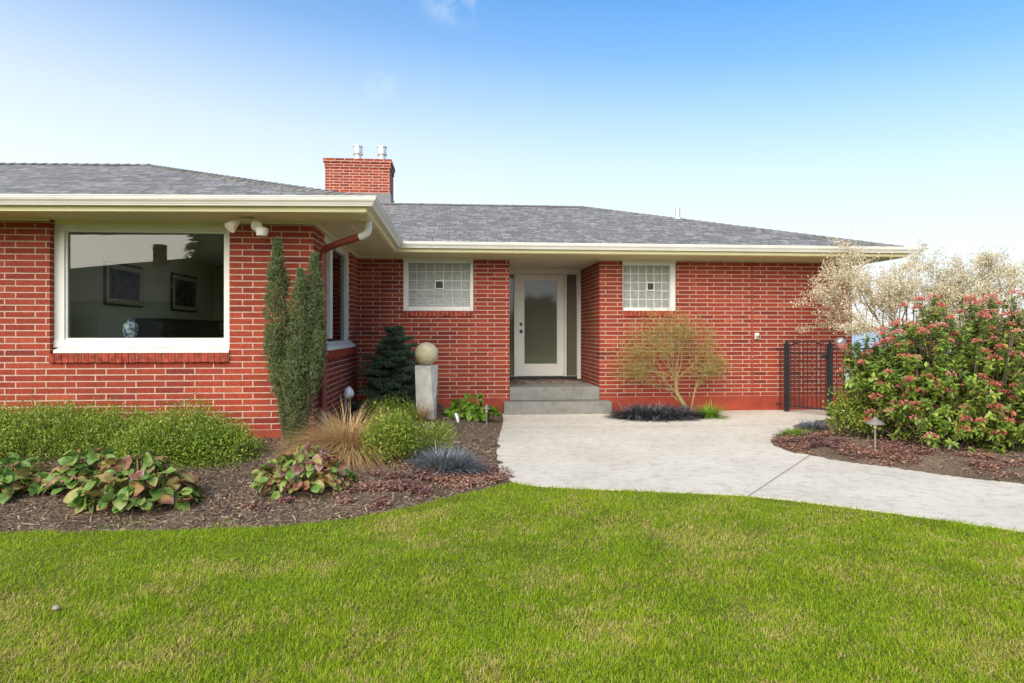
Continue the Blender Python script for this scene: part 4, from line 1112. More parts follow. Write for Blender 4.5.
# columnar yew: several tight upright spires on short stems
def yew():
    reseed(77)
    bx, by = -1.66, 7.0; bz = float(hL(np.array([bx]), np.array([by]))[0])
    t = thing("columnar_yew", "tall dark columnar yew with three pointed spires at the wing corner", "shrub", (bx, by, bz))
    q = Q4(); segs = []
    spires = [(-0.18, 0.0, 0.05, 2.12, 0.115), (0.07, -0.06, 0.05, 1.80, 0.125), (0.19, 0.03, 0.10, 1.99, 0.105), (0.0, 0.10, 0.05, 1.4, 0.13), (0.23, -0.05, 0.55, 1.22, 0.10), (-0.22, -0.04, 0.62, 1.18, 0.09), (0.02, -0.08, 0.0, 1.0, 0.17)]
    for (ox, oy, z0, z1, r) in spires:
        k = int(900 * (z1 - z0) * r / 0.16)
        z = rng.random(k)
        zz = z0 + z * (z1 - z0)
        lean = 0.30 + 0.70 * np.clip(zz / 1.1, 0, 1)       # spires converge at the base
        rad = r * np.clip(0.62 + 0.5 * np.sin(np.pi * np.clip(z * 1.0, 0, 1)) - 0.15, 0.2, 1) * np.clip((1 - z) / 0.16, 0.12, 1) ** 0.6 * (0.55 + 0.45 * np.clip(zz / 0.75, 0, 1))
        a = rng.random(k) * 2 * np.pi
        bump = 1 + 0.95 * (vnoise(a * 1.9 + ox * 31 + 9, zz * 7 + 5, 1.0) - 0.5)
        rr = rad * bump * np.sqrt(0.35 + 0.65 * rng.random(k))
        C = np.stack([bx + ox * lean + rr * np.cos(a), by + oy * lean + rr * np.sin(a), bz + zz], -1)
        per = 17
        P = np.repeat(C, per, 0) + rng.normal(0, 0.014, (k*per, 3))
        out = np.repeat(np.stack([np.cos(a), np.sin(a), np.zeros(k)], -1), per, 0)
        D = nrm(out * 0.55 + UP * 0.9 + rng.normal(0, 0.45, (k*per, 3)))
        tone = 0.28 * (vnoise(a * 2.3 + ox * 17 + 3, zz * 9 + 3, 1.0) - 0.5)
        rn = np.clip(rng.beta(2, 2.5, k*per) + np.repeat(tone, per), 0, 1)
        q.add(leaves(P, D, out + rng.normal(0, 0.5, (k*per, 3)), 0.023 * rng.uniform(0.7, 1.3, k*per), 0.0085, n=1, cols=(-1, 1), fold=0, curl=0.0, prof=[1, 0.2], rnd=rn))
        segs.append(([(bx + ox*0.25, by + oy*0.25, bz - 0.05), (bx + ox*0.6, by + oy*0.6, bz + 0.5), (bx + ox, by + oy, bz + z1 * 0.93)], [0.03, 0.02, 0.006]))
    q.build("foliage", M['yew'], t)
    s = Q4(); s.add(tubes_np(segs, 6)); s.build("trunk", M['bark'], t, True)
yew()

# dwarf spruce against the inner corner
def spruce():
    reseed(78)
    bx, by, bz = -0.93, 10.08, 0.11; H = 1.22
    t = thing("dwarf_spruce", "dark blue green spruce with layered boughs in the inner corner", "tree", (bx, by, bz))
    q = Q4(); segs = [([(bx, by, bz - 0.05), (bx + 0.02, by, bz + 0.6), (bx + 0.04, by, bz + H)], [0.035, 0.02, 0.005])]
    tiers = 15
    for ti in range(tiers):
        f = ti / (tiers - 1); z = 0.06 + f * (H - 0.06)
        rl = (0.62 - 0.40 * f) * (1 - 0.15 * (f > 0.85)) if f < 0.9 else 0.12
        nb_ = int(13 - 7 * f)
        for b in range(nb_):
            a = 2*math.pi * (b + random.random() * 0.7) / nb_ + ti
            ln = rl * random.uniform(0.55, 1.2); zj = random.uniform(-0.045, 0.045)
            dx, dy = math.cos(a), math.sin(a)
            ln = min(ln, (YB - 0.05 - by) / dy if dy > 0.05 else ln, (bx - XS - 0.06) / (-dx) if dx < -0.05 else ln)
            tilt = 0.30 - 0.12 * (1 - f)
            m = 7; pts = [np.array([bx, by, bz + z + zj])]
            for i in range(1, m + 1):
                s = i / m; pts.append(np.array([bx + dx*ln*s, by + dy*ln*s, bz + z + zj + ln*(tilt*s - 0.42*s*s + 0.30*s**3)]))
            segs.append((pts, [0.009 * (1 - i/(m+1)) + 0.002 for i in range(m + 1)]))
            pp = np.array(pts); side = np.array([-dy, dx, 0])
            for sgn in (-1, 0, 1):
                for i in range(1 if sgn else 2, m + 1):
                    base = pp[i]; tl = (0.16 if sgn else 0.08) * (1.1 - i / (m + 3)) * (0.4 + ln)
                    if tl < 0.02: continue
                    dirn_ = nrm((np.array([dx, dy, 0.1]) * 0.8 + side * sgn * 0.9)[None])[0]
                    kk = int(50 * tl / 0.1) + 12; s = rng.random(kk)
                    P = base + dirn_ * (tl * s)[:, None] + rng.normal(0, 0.012, (kk, 3))
                    D = nrm(dirn_ * 0.7 + rng.normal(0, 0.6, (kk, 3)) + UP * 0.25)
                    q.add(leaves(P, D, UP + rng.normal(0, .4, (kk, 3)), 0.034 * rng.uniform(.7, 1.2, kk), 0.0095, n=1, cols=(-1, 1), fold=0, curl=0, prof=[1, .3], rnd=np.clip(rng.beta(2, 2.5, kk) + random.uniform(-.15, .15), 0, 1)))
    q.build("foliage", M['spruce'], t)
    s = Q4(); s.add(tubes_np(segs, 5)); s.build("trunk", M['bark'], t, True)
spruce()

# broad-leaved clumps
def leafy_clump(name, label, cat, cx, cy, cz, rx, ry, h, nl, L, W, mat, group=None, flat=0.5, rmin=0.0, edge=0.12, prof=(0.2, 0.78, 1.0, 0.98, 0.8, 0.15)):
    t = thing(name, label, cat, (cx, cy, cz), group)
    a = rng.random(nl) * 2 * np.pi; s = np.sqrt(rng.random(nl))
    hz = h * (1 - 0.75 * s ** 2) * rng.uniform(0.45, 1.0, nl)
    P = np.stack([cx + rx * s * np.cos(a) * 0.8, cy + ry * s * np.sin(a) * 0.8, cz + hz], -1)
    out = np.stack([np.cos(a), np.sin(a), np.zeros(nl)], -1)
    D = nrm(out * (0.6 + 0.6 * s[:, None]) + UP * (0.5 - 0.75 * s[:, None]) + rng.normal(0, 0.42, (nl, 3)))
    U = nrm(UP * 1.0 + out * 0.35 + rng.normal(0, 0.45, (nl, 3)))
    Ls = L * rng.uniform(0.6, 1.15, nl)
    top = np.clip(hz / h, 0, 1)
    r_ = np.clip(rmin + (rng.beta(1.5, 2.4, nl)) * 0.72 + 0.30 * top * (rng.random(nl) > 0.55), 0, 1)
    q = Q4(); q.add(leaves(P, D, U, Ls, Ls * (W / L) * rng.uniform(0.8, 1.1, nl), n=6, cols=(-1, -0.5, 0, 0.5, 1), fold=0.22, curl=rng.uniform(-0.1, 0.75, nl), prof=list(prof), rnd=r_, wave=0.22, edge=edge))
    q.build("leaves", mat, t, True)
    segs = [([(cx + (P[i, 0]-cx)*0.3, cy + (P[i, 1]-cy)*0.3, cz - 0.02), (cx + (P[i, 0]-cx)*0.7, cy + (P[i, 1]-cy)*0.7, cz + hz[i]*0.6), tuple(P[i] + D[i]*0.01)], [0.006, 0.005, 0.004]) for i in range(nl)]
    s_ = Q4(); s_.add(tubes_np(segs, 5)); s_.build("stalks", M['bark_lime'], t, True)
    return t
def zl(x, y): return float(hL(np.array([x]), np.array([y]))[0])
BG = "bergenia clumps along the front of the bed"
leafy_clump("bergenia_plant", "broad leaved green clump cut off by the left edge of the picture", "plant", -3.50, 5.55, zl(-3.5, 5.55), 0.36, 0.34, 0.26, 150, 0.12, 0.085, M['berg'], BG, edge=0.3)
leafy_clump("bergenia_plant", "second broad leaved clump from the left with orange tinged leaves", "plant", -2.98, 5.62, zl(-2.98, 5.62), 0.34, 0.30, 0.30, 150, 0.12, 0.09, M['berg'], BG, rmin=0.05, edge=0.3)
leafy_clump("bergenia_plant", "largest broad leaved clump with red and purple upper leaves below the picture window", "plant", -2.38, 5.20, zl(-2.38, 5.2), 0.47, 0.36, 0.36, 260, 0.13, 0.10, M['berg'], BG, rmin=0.10, edge=0.3)
leafy_clump("bergenia_plant", "broad leaved clump with brown and pink leaves at the foot of the columnar yew", "plant", -1.24, 5.50, zl(-1.24, 5.5), 0.47, 0.36, 0.30, 260, 0.10, 0.07, M['berg'], BG, rmin=0.22, edge=0.3)
leafy_clump("leafy_plant", "bright green leafy clump against the brick left of the steps", "plant", 0.22, 9.55, 0.06, 0.46, 0.30, 0.34, 170, 0.125, 0.095, M['hosta'])

# grassy clumps
def tuft(name, label, cat, cx, cy, cz, spread, L, W, nblades, mat, lean=0.8, curl=0.7, group=None, rx=None, ry=None, n=5, up=0.8):
    rx = spread if rx is None else rx; ry = spread if ry is None else ry
    a = rng.random(nblades) * 2 * np.pi; s = np.sqrt(rng.random(nblades))
    P = np.stack([cx + rx * s * np.cos(a), cy + ry * s * np.sin(a), np.full(nblades, cz - 0.01)], -1)
    out = np.stack([np.cos(a), np.sin(a), np.zeros(nblades)], -1)
    D = nrm(out * lean * s[:, None] + UP * up + rng.normal(0, 0.28, (nblades, 3)))
    D[:, 2] = np.abs(D[:, 2])
    V = blades(P, D, L * rng.uniform(0.6, 1.15, nblades), W * rng.uniform(0.7, 1.2, nblades), n=n, curl=curl * rng.uniform(0.3, 1.2, nblades), rnd=np.clip(rng.beta(2, 2, nblades), 0, 1))
    V[0][:, 2] = np.maximum(V[0][:, 2], cz * 0.6 + 0.004)
    q = Q4(); q.add(V)
    o = q.build(name, mat)
    return tag(o, label, cat, group)
tuft("sedge_grass", "tan arching grass clump between the columnar yew and the fresh green shrub", "grass clump", -1.05, 6.62, zl(-1.05, 6.62), 0.21, 0.58, 0.0055, 4600, M['sedge'], lean=1.2, curl=0.9)
tuft("sedge_grass", "small dry tan grass tuft at the foot of the twisted stone pillar", "grass clump", -0.50, 8.72, zl(-0.5, 8.72), 0.09, 0.36, 0.006, 330, M['sedge'], lean=0.9, curl=0.5)
tuft("blue_grass", "blue grey spiky mound at the front right of the left bed", "grass clump", -0.09, 6.0, zl(-0.09, 6.0), 0.2, 0.27, 0.010, 1200, M['lavender'], lean=0.75, curl=0.6, rx=0.17, ry=0.15)
tuft("black_grass", "low strip of blackish grass under the lime green maple", "grass clump", 3.06, 9.90, 0.03, 0.3, 0.28, 0.016, 2300, M['mondo'], lean=0.8, curl=0.9, rx=0.58, ry=0.34)
tuft("green_grass_tuft", "bright green tuft at the right end of the blackish grass strip", "grass clump", 3.86, 9.84, 0.03, 0.1, 0.30, 0.010, 420, M['hosta'], lean=1.0, curl=0.6, rx=0.12, ry=0.12)
tuft("blue_grass", "small blue grey mound at the near end of the iron gate", "grass clump", 4.56, 8.12, 0.06, 0.12, 0.19, 0.009, 500, M['lavender'], lean=1.1, curl=0.4)
tuft("green_grass_tuft", "low bright green tuft beside the small blue grey mound near the gate", "grass clump", 4.22, 7.86, 0.05, 0.14, 0.13, 0.010, 420, M['hosta'], lean=1.2, curl=0.5, rx=0.22, ry=0.12)

clustered_bush("green_shrub", "fresh green upright shrub behind the brown leaved clump and blue grey mound", "shrub",
               [(-0.60, 6.22, 0.36, 0.20, 0.20, 0.22), (-0.52, 6.28, 0.30, 0.22, 0.2, 0.2), (-0.70, 6.22, 0.24, 0.15, 0.15, 0.15)], M['limeshrub'], 300, 16, 0.042, 0.013, 0.04, stem_mat=M['bark_lime'])
clustered_bush("green_shrub", "small yellowish green shrub in front of the stone pillar", "shrub",
               [(-0.22, 6.62, 0.22, 0.22, 0.18, 0.14)], M['limeshrub'], 110, 14, 0.045, 0.011, 0.045, stem_mat=M['bark_lime'])
clustered_bush("green_shrub", "low green shrub at the foot of the dark spruce", "shrub",
               [(-0.85, 8.6, 0.24, 0.35, 0.25, 0.16)], M['box'], 160, 14, 0.04, 0.018, 0.05)
clustered_bush("yellow_green_shrub", "yellow green shrub between the gate post and the coral flowered shrub", "shrub",
               [(4.70, 7.38, 0.34, 0.28, 0.26, 0.33), (4.82, 7.30, 0.42, 0.22, 0.22, 0.24)], M['limeshrub'], 330, 16, 0.042, 0.018, 0.05)

# branching woody plants
def grow(p, d, ln, r, depth, segs, tips, spread=0.6, up=0.15, kids=(2, 3), shrink=0.74, wig=0.14):
    pts = [np.array(p)]; rad = [r]; m = 4; d = np.array(d, float)
    for i in range(1, m + 1):
        d = d + rng.normal(0, wig, 3) + UP * up * 0.25; d = d / np.linalg.norm(d)
        pts.append(pts[-1] + d * ln / m); rad.append(r * (1 - 0.4 * i / m))
    segs.append((pts, rad))
    if depth <= 2:
        for i in range(1, m + 1): tips.append((pts[i], d.copy(), depth))
    if depth == 0: return
    for _ in range(random.randint(*kids)):
        nd = d + rng.normal(0, spread, 3) + UP * up; nd = nd / np.linalg.norm(nd)
        k = random.choice([2, 3, 4, 4])
        grow(pts[k], nd, ln * shrink * random.uniform(0.8, 1.15), r * 0.58, depth - 1, segs, tips, spread, up, kids, shrink, wig)

def maple():
    reseed(101)
    bx, by = 3.66, 10.22
    t = thing("japanese_maple", "slender lime green maple spreading against the brick below the glass block window", "tree", (bx, by, 0.03))
    segs = []; tips = []
    stem = [np.array([bx, by, 0.0]), np.array([bx - 0.05, by - 0.02, 0.16]), np.array([bx - 0.18, by - 0.03, 0.36]), np.array([bx - 0.20, by - 0.05, 0.55])]
    segs.append((stem, [0.046, 0.038, 0.031, 0.024]))
    segs.append(([np.array([bx + 0.03, by, 0.0]), np.array([bx + 0.08, by, 0.15]), np.array([bx + 0.14, by + 0.02, 0.42])], [0.018, 0.014, 0.011]))
    fork = np.array([bx + 0.14, by + 0.02, 0.42])
    starts = [(stem[2], (-0.85, -0.1, 0.35), 0.34), (stem[2], (-0.9, 0.05, 0.08), 0.30), (stem[3], (-0.35, 0, 0.9), 0.38), (stem[3], (0.12, 0.0, 0.95), 0.40), (stem[3], (0.5, -0.1, 0.8), 0.38), (stem[3], (-0.75, -0.15, 0.6), 0.38),
              (fork, (0.75, 0, 0.45), 0.26), (fork, (0.3, 0, 0.9), 0.36), (stem[3], (0.3, 0.1, 0.95), 0.44), (stem[2], (-0.7, 0.0, 0.75), 0.40), (stem[3], (-0.12, -0.1, 1.0), 0.42), (stem[3], (-0.6, 0.1, 0.85), 0.42), (fork, (0.5, -0.1, 0.75), 0.32), (stem[1], (-0.8, 0, 0.45), 0.30)]
    for p, d, l in starts: grow(p, nrm(np.array([d]))[0], l, 0.009, 2, segs, tips, 0.45, 0.05, (2, 2), 0.72, 0.16)
    tips = []
    hubs = [np.array(ps[-1]) for ps, rs in segs[2:]] + [stem[2], stem[3], fork]
    for _ in range(260):
        a = random.uniform(-0.12, 1.12) * math.pi; rr = math.sqrt(random.uniform(0.10, 1.0))
        tgt = np.array([3.40 + 0.95 * rr * math.cos(a), random.uniform(9.92, 10.58), 0.70 + (1.06 if math.sin(a) > 0 else 0.42) * rr * math.sin(a)]) + rng.normal(0, 0.05, 3)
        h = min(random.sample(hubs, 7), key=lambda q_: np.linalg.norm(q_ - tgt) + (0.4 if q_[2] > tgt[2] + 0.1 else 0))
        mid = (h + tgt) / 2 + np.array([0, 0, 0.06]) + rng.normal(0, 0.04, 3)
        pts = [h * (1-u)**2 + 2 * mid * u * (1-u) + tgt * u*u for u in np.linspace(0, 1, 7)]
        segs.append((pts, [0.0028 - 0.0003 * q_ for q_ in range(7)]))
        for q_ in range(2, 7):
            if random.random() < 0.55:
                e_ = pts[q_] + rng.normal(0, 0.07, 3) + UP * 0.04; segs.append(([pts[q_], (pts[q_] + e_) / 2 + rng.normal(0, 0.008, 3), e_], [0.002, 0.0017, 0.0013])); tips.append((e_, None, 0)); tips.append(((pts[q_] + e_) / 2, None, 0))
            tips.append((pts[q_], None, 0))
    def clampy(p): q_ = np.array(p); q_[1] = np.clip(q_[1], 9.75, YB - 0.04); q_[2] = min(q_[2], 1.72 - 0.08 * abs(q_[0] - 3.4)); return q_
    segs = [([clampy(p) for p in ps], rs) for ps, rs in segs]
    P = np.array([clampy(tp[0]) for tp in tips]); k = 4
    P = np.repeat(P, k, 0) + rng.normal(0, 0.026, (len(P)*k, 3)); N_ = len(P)
    q = Q4(); q.add(leaves(P, nrm(rng.normal(0, 0.6, (N_, 3)) - UP * 0.2), UP + rng.normal(0, 0.5, (N_, 3)), 0.025 * rng.uniform(.5, 1.2, N_), 0.009, n=2, fold=0.3, curl=0.3, rnd=np.clip(rng.beta(2, 2, N_) * 0.8 + 0.25 * (P[:, 2] > 1.35) * rng.random(N_), 0, 1)))
    q.build("foliage", M['maple'], t)
    s = Q4(); s.add(tubes_np(segs, 6)); s.build("trunk", M['bark_lime'], t, True)
maple()

def pale_tree(label, bx, by, trunk_h, starts, ln, depth, tmat, zmax, leaf=0.030, k=7, green=0.0, seed=1, zmin=0.0):
    reseed(seed)
    t = thing("pale_tree", label, "tree", (bx, by, 0.05))
    segs = []; tips = []
    top = np.array([bx - 0.05, by, trunk_h])
    segs.append(([np.array([bx + 0.05, by, 0.0]), np.array([bx, by, trunk_h * 0.5]), top], [0.05, 0.042, 0.034]))
    for d, f in starts: grow(top - np.array([0, 0, 0.25 * random.random()]), nrm(np.array([d], float))[0], ln * f, 0.022, depth, segs, tips, 0.50, 0.05, (3, 3), 0.72, 0.16)
    def settle(p):      # the crown spreads sideways rather than up
        p = np.array(p, float)
        if p[2] > zmax - 0.35: p[2] = zmax - 0.35 + 0.75 * (1 - math.exp(-(p[2] - zmax + 0.35) / 0.75))
        if p[2] < zmin and p[0] < bx - 0.25: p[2] = zmin + 0.25 * (p[2] - zmin)
        return p
    segs = [([settle(p) for p in ps], rs) for ps, rs in segs]
    P = np.array([settle(tp[0]) for tp in tips]); P = np.repeat(P, k, 0) + rng.normal(0, 0.035, (len(P)*k, 3)); N_ = len(P)
    r_ = rng.beta(2, 2, N_) * 0.88 + (rng.random(N_) < green) * 0.3
    q = Q4(); q.add(leaves(P, nrm(rng.normal(0, 0.6, (N_, 3)) + UP * 0.3), nrm(rng.normal(0, 1, (N_, 3))), leaf * rng.uniform(.5, 1.3, N_), leaf * 0.55, n=2, fold=0.4, curl=0.2, rnd=np.clip(r_, 0, 1)))
    q.build("foliage", M['pale'], t)
    s = Q4(); s.add(tubes_np(segs, 5)); s.build("trunk", tmat, t, True)
PT = "pale twiggy trees at the right of the house"
pale_tree("pale cream twiggy tree overlapping the right end of the roof", 6.75, 9.25, 1.05,
          [((-0.85, -0.15, 0.65), 1.15), ((-0.5, 0.0, 0.95), 1.2), ((-0.95, -0.1, 0.42), 0.95), ((-0.15, 0.1, 1.0), 0.95), ((0.5, 0.1, 0.75), 1.0), ((0.85, 0.0, 0.45), 1.0), ((0.2, -0.3, 0.9), 0.8)], 0.72, 4, M['bark_pale'], 2.92, k=9, seed=216, zmin=1.42)
pale_tree("pale greenish twiggy tree behind the coral flowered shrub at the right edge", 8.2, 9.4, 1.0,
          [((-0.8, -0.1, 0.55), 1.1), ((-0.4, 0.0, 0.9), 1.0), ((0.3, 0.1, 0.9), 1.0), ((0.85, 0.0, 0.5), 1.0), ((0.1, -0.3, 0.95), 0.9), ((-0.9, 0.1, 0.25), 1.0), ((-0.7, -0.2, 0.7), 1.2), ((0.6, -0.2, 0.7), 1.1)], 0.68, 4, M['bark_pale'], 2.45, k=8, green=0.3, seed=305)

# the big coral flowered shrub
def flowering_shrub():
    reseed(401)
    cx, cy = 5.62, 6.95
    t = thing("flowering_shrub", "large dense green shrub covered in coral red flower clusters beside the path", "shrub", (cx, cy, 0.06))
    comps = [(cx, cy, 0.72, 1.05, 0.95, 0.86), (cx - 0.05, cy + 0.1, 1.02, 0.82, 0.72, 0.74), (cx + 0.75, cy - 0.25, 0.75, 0.85, 0.75, 0.82), (cx - 0.62, cy + 0.1, 0.66, 0.52, 0.52, 0.58), (cx + 0.45, cy - 0.05, 1.10, 0.65, 0.6, 0.66), (cx + 0.45, cy - 0.55, 0.36, 0.75, 0.45, 0.36), (cx - 0.35, cy - 0.35, 0.38, 0.6, 0.45, 0.38), (cx - 0.80, cy + 0.30, 0.86, 0.42, 0.42, 0.42)]
    q = Q4(); fl = Q4(); segs = []; bl = 0
    for ci, (x, y, z, rx, ry, rz) in enumerate(comps):
        k = [430, 330, 300, 190, 230, 150, 130, 120][ci]
        d = rdir(k, -0.75); k = len(d)
        rad = 0.99 - 0.42 * rng.random(k) ** 2.0
        C = np.array([x, y, z]) + d * np.array([rx, ry, rz]) * rad[:, None]
        C[:, 2] = np.maximum(C[:, 2], 0.10)
        for i in range(k):
            out = nrm((d[i] / np.array([rx, ry, rz]))[None])[0]
            ax = nrm((out * 0.7 + UP * 0.65 + rng.normal(0, 0.2, 3))[None])[0]
            sl = random.uniform(0.12, 0.24)
            base = C[i] - ax * sl
            segs.append(([base - ax * 0.1, base, C[i]], [0.006, 0.005, 0.003]))
            nl = random.randint(15, 22); s = rng.random(nl)
            P = base + ax * (sl * s)[:, None]
            a = rng.random(nl) * 2*np.pi; u = nrm(np.cross(ax, UP + 0.01)[None])[0]; w = np.cross(ax, u)
            rad_d = np.cos(a)[:, None] * u + np.sin(a)[:, None] * w
            D = nrm(rad_d * 0.9 + ax * 0.55 + rng.normal(0, 0.15, (nl, 3)))
            tone = random.uniform(-0.18, 0.18)
            q.add(leaves(P, D, nrm(ax + UP * 0.5 + rng.normal(0, .2, (nl, 3))), 0.064 * rng.uniform(.6, 1.25, nl), 0.029 * rng.uniform(.8, 1.15, nl), n=3, fold=0.28, curl=0.3, rnd=np.clip(rng.beta(2, 2.6, nl) + tone + 0.12 * (C[i, 2] > 1.25), 0, 1)))
            face = out[1] < 0.35
            if rad[i] > 0.80 and random.random() < (0.36 if face else 0.24) and C[i, 2] > 0.22:
                nf = random.randint(40, 70); rr = random.uniform(0.032, 0.070)
                hd = rdir(nf, -0.1); hd = hd * rr * np.array([1, 1, 0.75]) * (0.6 + 0.4 * rng.random((nf, 1)))
                Fp = C[i] + ax * 0.015 + hd
                fl.add(leaves(Fp, nrm(hd + ax * 0.02 + rng.normal(0, .01, (nf, 3))), nrm(rng.normal(0, 1, (nf, 3))), 0.020 * rng.uniform(.7, 1.3, nf), 0.017, n=2, fold=0.3, curl=0.1, rnd=np.clip(rng.beta(2, 2, nf) + random.uniform(-.2, .25), 0, 1)))
                bl += 1
    for k in range(16):
        a = random.random() * 2*math.pi; rr = random.uniform(0.1, 0.8)
        segs.append(([(cx + 0.25 + 0.2*math.cos(a), cy - 0.05 + 0.2*math.sin(a), 0.0), (cx + 0.25 + rr*0.6*math.cos(a), cy - 0.05 + rr*0.6*math.sin(a), 0.6), (cx + 0.25 + rr*math.cos(a), cy - 0.05 + rr*math.sin(a), 1.3)], [0.022, 0.016, 0.006]))
    q.build("foliage", M['visage'], t); fl.build("blossoms", M['bloom'], t)
    s = Q4(); s.add(tubes_np(segs, 4)); s.build("stems", M['bark'], t, True)
flowering_shrub()

# ---- mulch chips, bronze ground cover, lawn
def chips(name, x0, x1, y0, y1, poly, hfn, n_, ymax=None):
    x = rng.uniform(x0, x1, n_); y = rng.uniform(y0, y1, n_); d = sdist(x, y, poly); k = (d > 0.0) & (sdist(x, y, PATH) < -0.01); x, y = x[k], y[k]
    z = np.maximum(hfn(x, y), 0.0) + 0.003; N_ = len(x)
    D = nrm(np.stack([rng.normal(0, 1, N_), rng.normal(0, 1, N_), rng.normal(0.05, 0.28, N_)], -1))
    V = leaves(np.stack([x, y, z], -1), D, UP + rng.normal(0, .5, (N_, 3)), 0.022 * rng.gamma(2.2, 0.45, N_), 0.0065 * rng.uniform(.5, 1.9, N_), n=1, cols=(-1, 1), fold=0, curl=0, prof=[1, .7], rnd=np.clip(rng.beta(2, 2.4, N_), 0, 1))
    q = Q4(); q.add(V); tag(q.build(name, M['chips']), kind='stuff')
chips("bark_mulch", -5.2, 0.75, 4.5, 7.4, BED_L, hL, 75000)
chips("bark_mulch", -1.5, 0.85, 7.4, 10.6, BED_L, hL, 12000)
chips("bark_mulch", 3.6, 7.5, 3.6, 9.3, BED_R, hR, 26000)

def cover(name, spots, poly, hfn, n_, L):
    Ps = []
    for (x, y, rx, ry, w) in spots:
        k = int(n_ * w); a = rng.normal(0, 0.5, (k, 2)); Ps.append(np.stack([x + a[:, 0]*rx, y + a[:, 1]*ry], -1))
    P = np.concatenate(Ps); d = sdist(P[:, 0], P[:, 1], poly); P = P[(d > 0.05) & (vnoise(P[:, 0] + 30, P[:, 1] + 30, 7.0) > 0.46)]
    per = 7; z = hfn(P[:, 0], P[:, 1]); C = np.repeat(np.stack([P[:, 0], P[:, 1], z], -1), per, 0); N_ = len(C)
    C = C + rng.normal(0, 0.012, (N_, 3)); C[:, 2] = np.abs(rng.normal(0, 0.018, N_)) + np.repeat(z, per) + 0.004
    a = rng.random(N_) * 2*np.pi
    D = nrm(np.stack([np.cos(a), np.sin(a), rng.uniform(0.0, 0.9, N_)], -1))
    tone = np.repeat(vnoise(P[:, 0] + 9, P[:, 1] + 9, 3.0), per)
    q = Q4(); q.add(leaves(C, D, UP + rng.normal(0, .3, (N_, 3)), L * rng.uniform(.6, 1.3, N_), L * 0.6, n=2, fold=0.2, curl=0.4, rnd=np.clip(rng.beta(2, 2, N_) * 0.7 + tone * 0.4 - 0.05, 0, 1)))
    tag(q.build(name, M['cover']), kind='stuff')
cover("ground_cover", [(-1.05, 5.05, 0.5, 0.18, 0.2), (-0.5, 5.45, 0.5, 0.25, 0.3), (-0.35, 5.75, 0.45, 0.2, 0.2), (0.1, 5.8, 0.35, 0.2, 0.2), (0.2, 6.1, 0.25, 0.3, 0.1)], BED_L, hL, 2300, 0.034)
cover("ground_cover", [(4.05, 7.05, 0.35, 0.5, 0.4), (4.5, 6.5, 0.4, 0.45, 0.35), (4.2, 7.6, 0.4, 0.3, 0.15), (5.0, 5.95, 0.4, 0.4, 0.2)], BED_R, hR, 2600, 0.034)

def lawn():
    reseed(79)
    edge = lambda x, y: np.maximum(sdist(x, y, BED_L), sdist(x, y, PATH) - 0.022)
    N0 = 820000
    u = rng.random(N0)
    y = 1.55 + (5.75 - 1.55) * u ** 1.25
    half = 0.92 * y + 0.9
    x = rng.uniform(-1, 1, N0) * half + 0.05 * y
    # keep the density falling gently with distance
    dens = vnoise(x + 30, y + 30, 2.2)
    k = rng.random(N0) < (0.72 + 0.28 * dens)
    x, y = x[k], y[k]
    d = edge(x, y); k = d < -0.005 + 0.02 * (vnoise(x + 50, y + 50, 9.0) - 0.5); x, y, d = x[k], y[k], d[k]
    N_ = len(x)
    clump = vnoise(x + 11, y + 17, 7.0); big = vnoise(x + 3, y + 8, 1.15); mid = vnoise(x + 5, y + 2, 3.1); fine = vnoise(x + 7, y + 4, 14.0)
    a = rng.random(N_) * 2*np.pi
    lean = rng.uniform(0.15, 1.2, N_)
    comb = np.stack([vnoise(x + 20, y, 4.0) - .5, vnoise(x, y + 20, 4.0) - .5, np.zeros(N_)], -1) * 0.6
    D = nrm(np.stack([np.cos(a) * lean, np.sin(a) * lean, np.ones(N_) * 0.85], -1) + comb)
    L = (0.018 + 0.016 * clump) * rng.uniform(0.6, 1.35, N_) * np.where(d > -0.06, 1.15, 1.0)
    dry = np.clip(3.2 * (0.30 * big + 0.42 * mid + 0.48 * fine - 0.56), 0, 1)
    straw = rng.random(N_) < (0.08 + 0.70 * dry) * np.where(d > -0.15, 0.35, 1)
    rn = np.where(straw, rng.uniform(0.62, 1.0, N_), np.clip(rng.beta(2, 2.2, N_) * 0.66 + 0.22 * (mid - 0.5), 0, 0.7))
    L = np.where(straw, L * 0.82, L)
    P = np.stack([x, y, np.full(N_, 0.001)], -1)
    q = Q4(); q.add(blades(P, D, L, 0.0030 * rng.uniform(.7, 1.4, N_), n=2, curl=rng.uniform(0.1, 0.6, N_), rnd=rn))
    tag(q.build("lawn_grass", M['grass']), kind='stuff')
lawn()

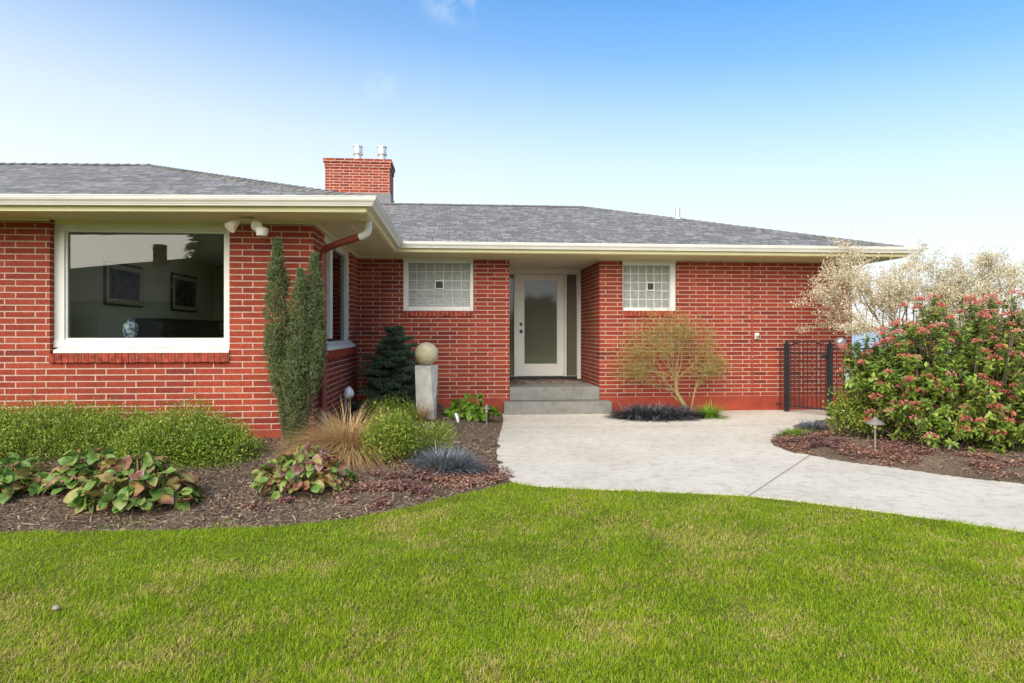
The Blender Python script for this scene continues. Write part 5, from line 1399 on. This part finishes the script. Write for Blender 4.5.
# ================================================================= across the street (seen only in the window's reflection)
t = thing("neighbour_house", "pale sided house with red chimney mirrored in the picture window", "house", (-17, -24, 0))
g = G(); g.box(-26, -9, -29, -21, 0, 3.0); g.build("wall", M['siding'], t)
g = G(); g.add([(-27, -30, 2.9), (-8, -30, 2.9), (-8, -20.3, 2.9), (-27, -20.3, 2.9), (-23, -25, 4.9), (-12, -25, 6.0)], [(0,1,5,4), (1,2,5), (2,3,4,5), (3,0,4), (0,3,2,1)]); g.build("roof", M['far_roof'], t)
g = G(); g.box(-17.3, -16.75, -24.9, -24.35, 4.6, 6.35); g.build("chimney", M['far_brick'], t)
for x in (-24, -20, -15, -11.5):
    g = G(); g.box(x, x + 1.5, -21.0, -20.94, 1.0, 2.3); w = g.build("window", M['white'], t)
    g = G(); g.box(x + .08, x + 1.42, -20.93, -20.92, 1.08, 2.22); g.build("pane", M['dark'], w)
def far_tree(x, y, h, r, label):
    t = thing("far_conifer", label, "tree", (x, y, 0), "evergreens across the street")
    k = 2600; z = rng.random(k) ** 0.8; a = rng.random(k)*2*np.pi; rr = r * (1 - z) ** 0.7 * np.sqrt(rng.random(k)) + 0.1
    P = np.stack([x + rr*np.cos(a), y + rr*np.sin(a), 0.6 + z*(h - 0.6)], -1); out = np.stack([np.cos(a), np.sin(a), np.full(k, -0.1)], -1)
    q = Q4(); q.add(leaves(P, nrm(out + rng.normal(0, .4, (k, 3))), UP + rng.normal(0, .3, (k, 3)), 0.9, 0.55, n=2, fold=.2, curl=.3)); q.build("foliage", M['conifer'], t)
    g = G(); g.tube([(x, y, 0), (x, y, h*0.9)], [0.25, 0.05], 8); g.build("trunk", M['bark'], t)
far_tree(-9.8, -15, 7.5, 2.6, "tall dark evergreen mirrored at the right of the picture window")
far_tree(-6.2, -17, 6.5, 2.6, "shorter dark evergreen standing right of the tallest one across the street")
far_tree(-2.6, -19, 3.3, 2.4, "dark evergreen across the street opposite the front door")
far_tree(1.2, -20, 3.1, 2.6, "squat dark evergreen across the street facing the path")
far_tree(5.5, -19, 3.4, 2.6, "dark evergreen across the street facing the gate")
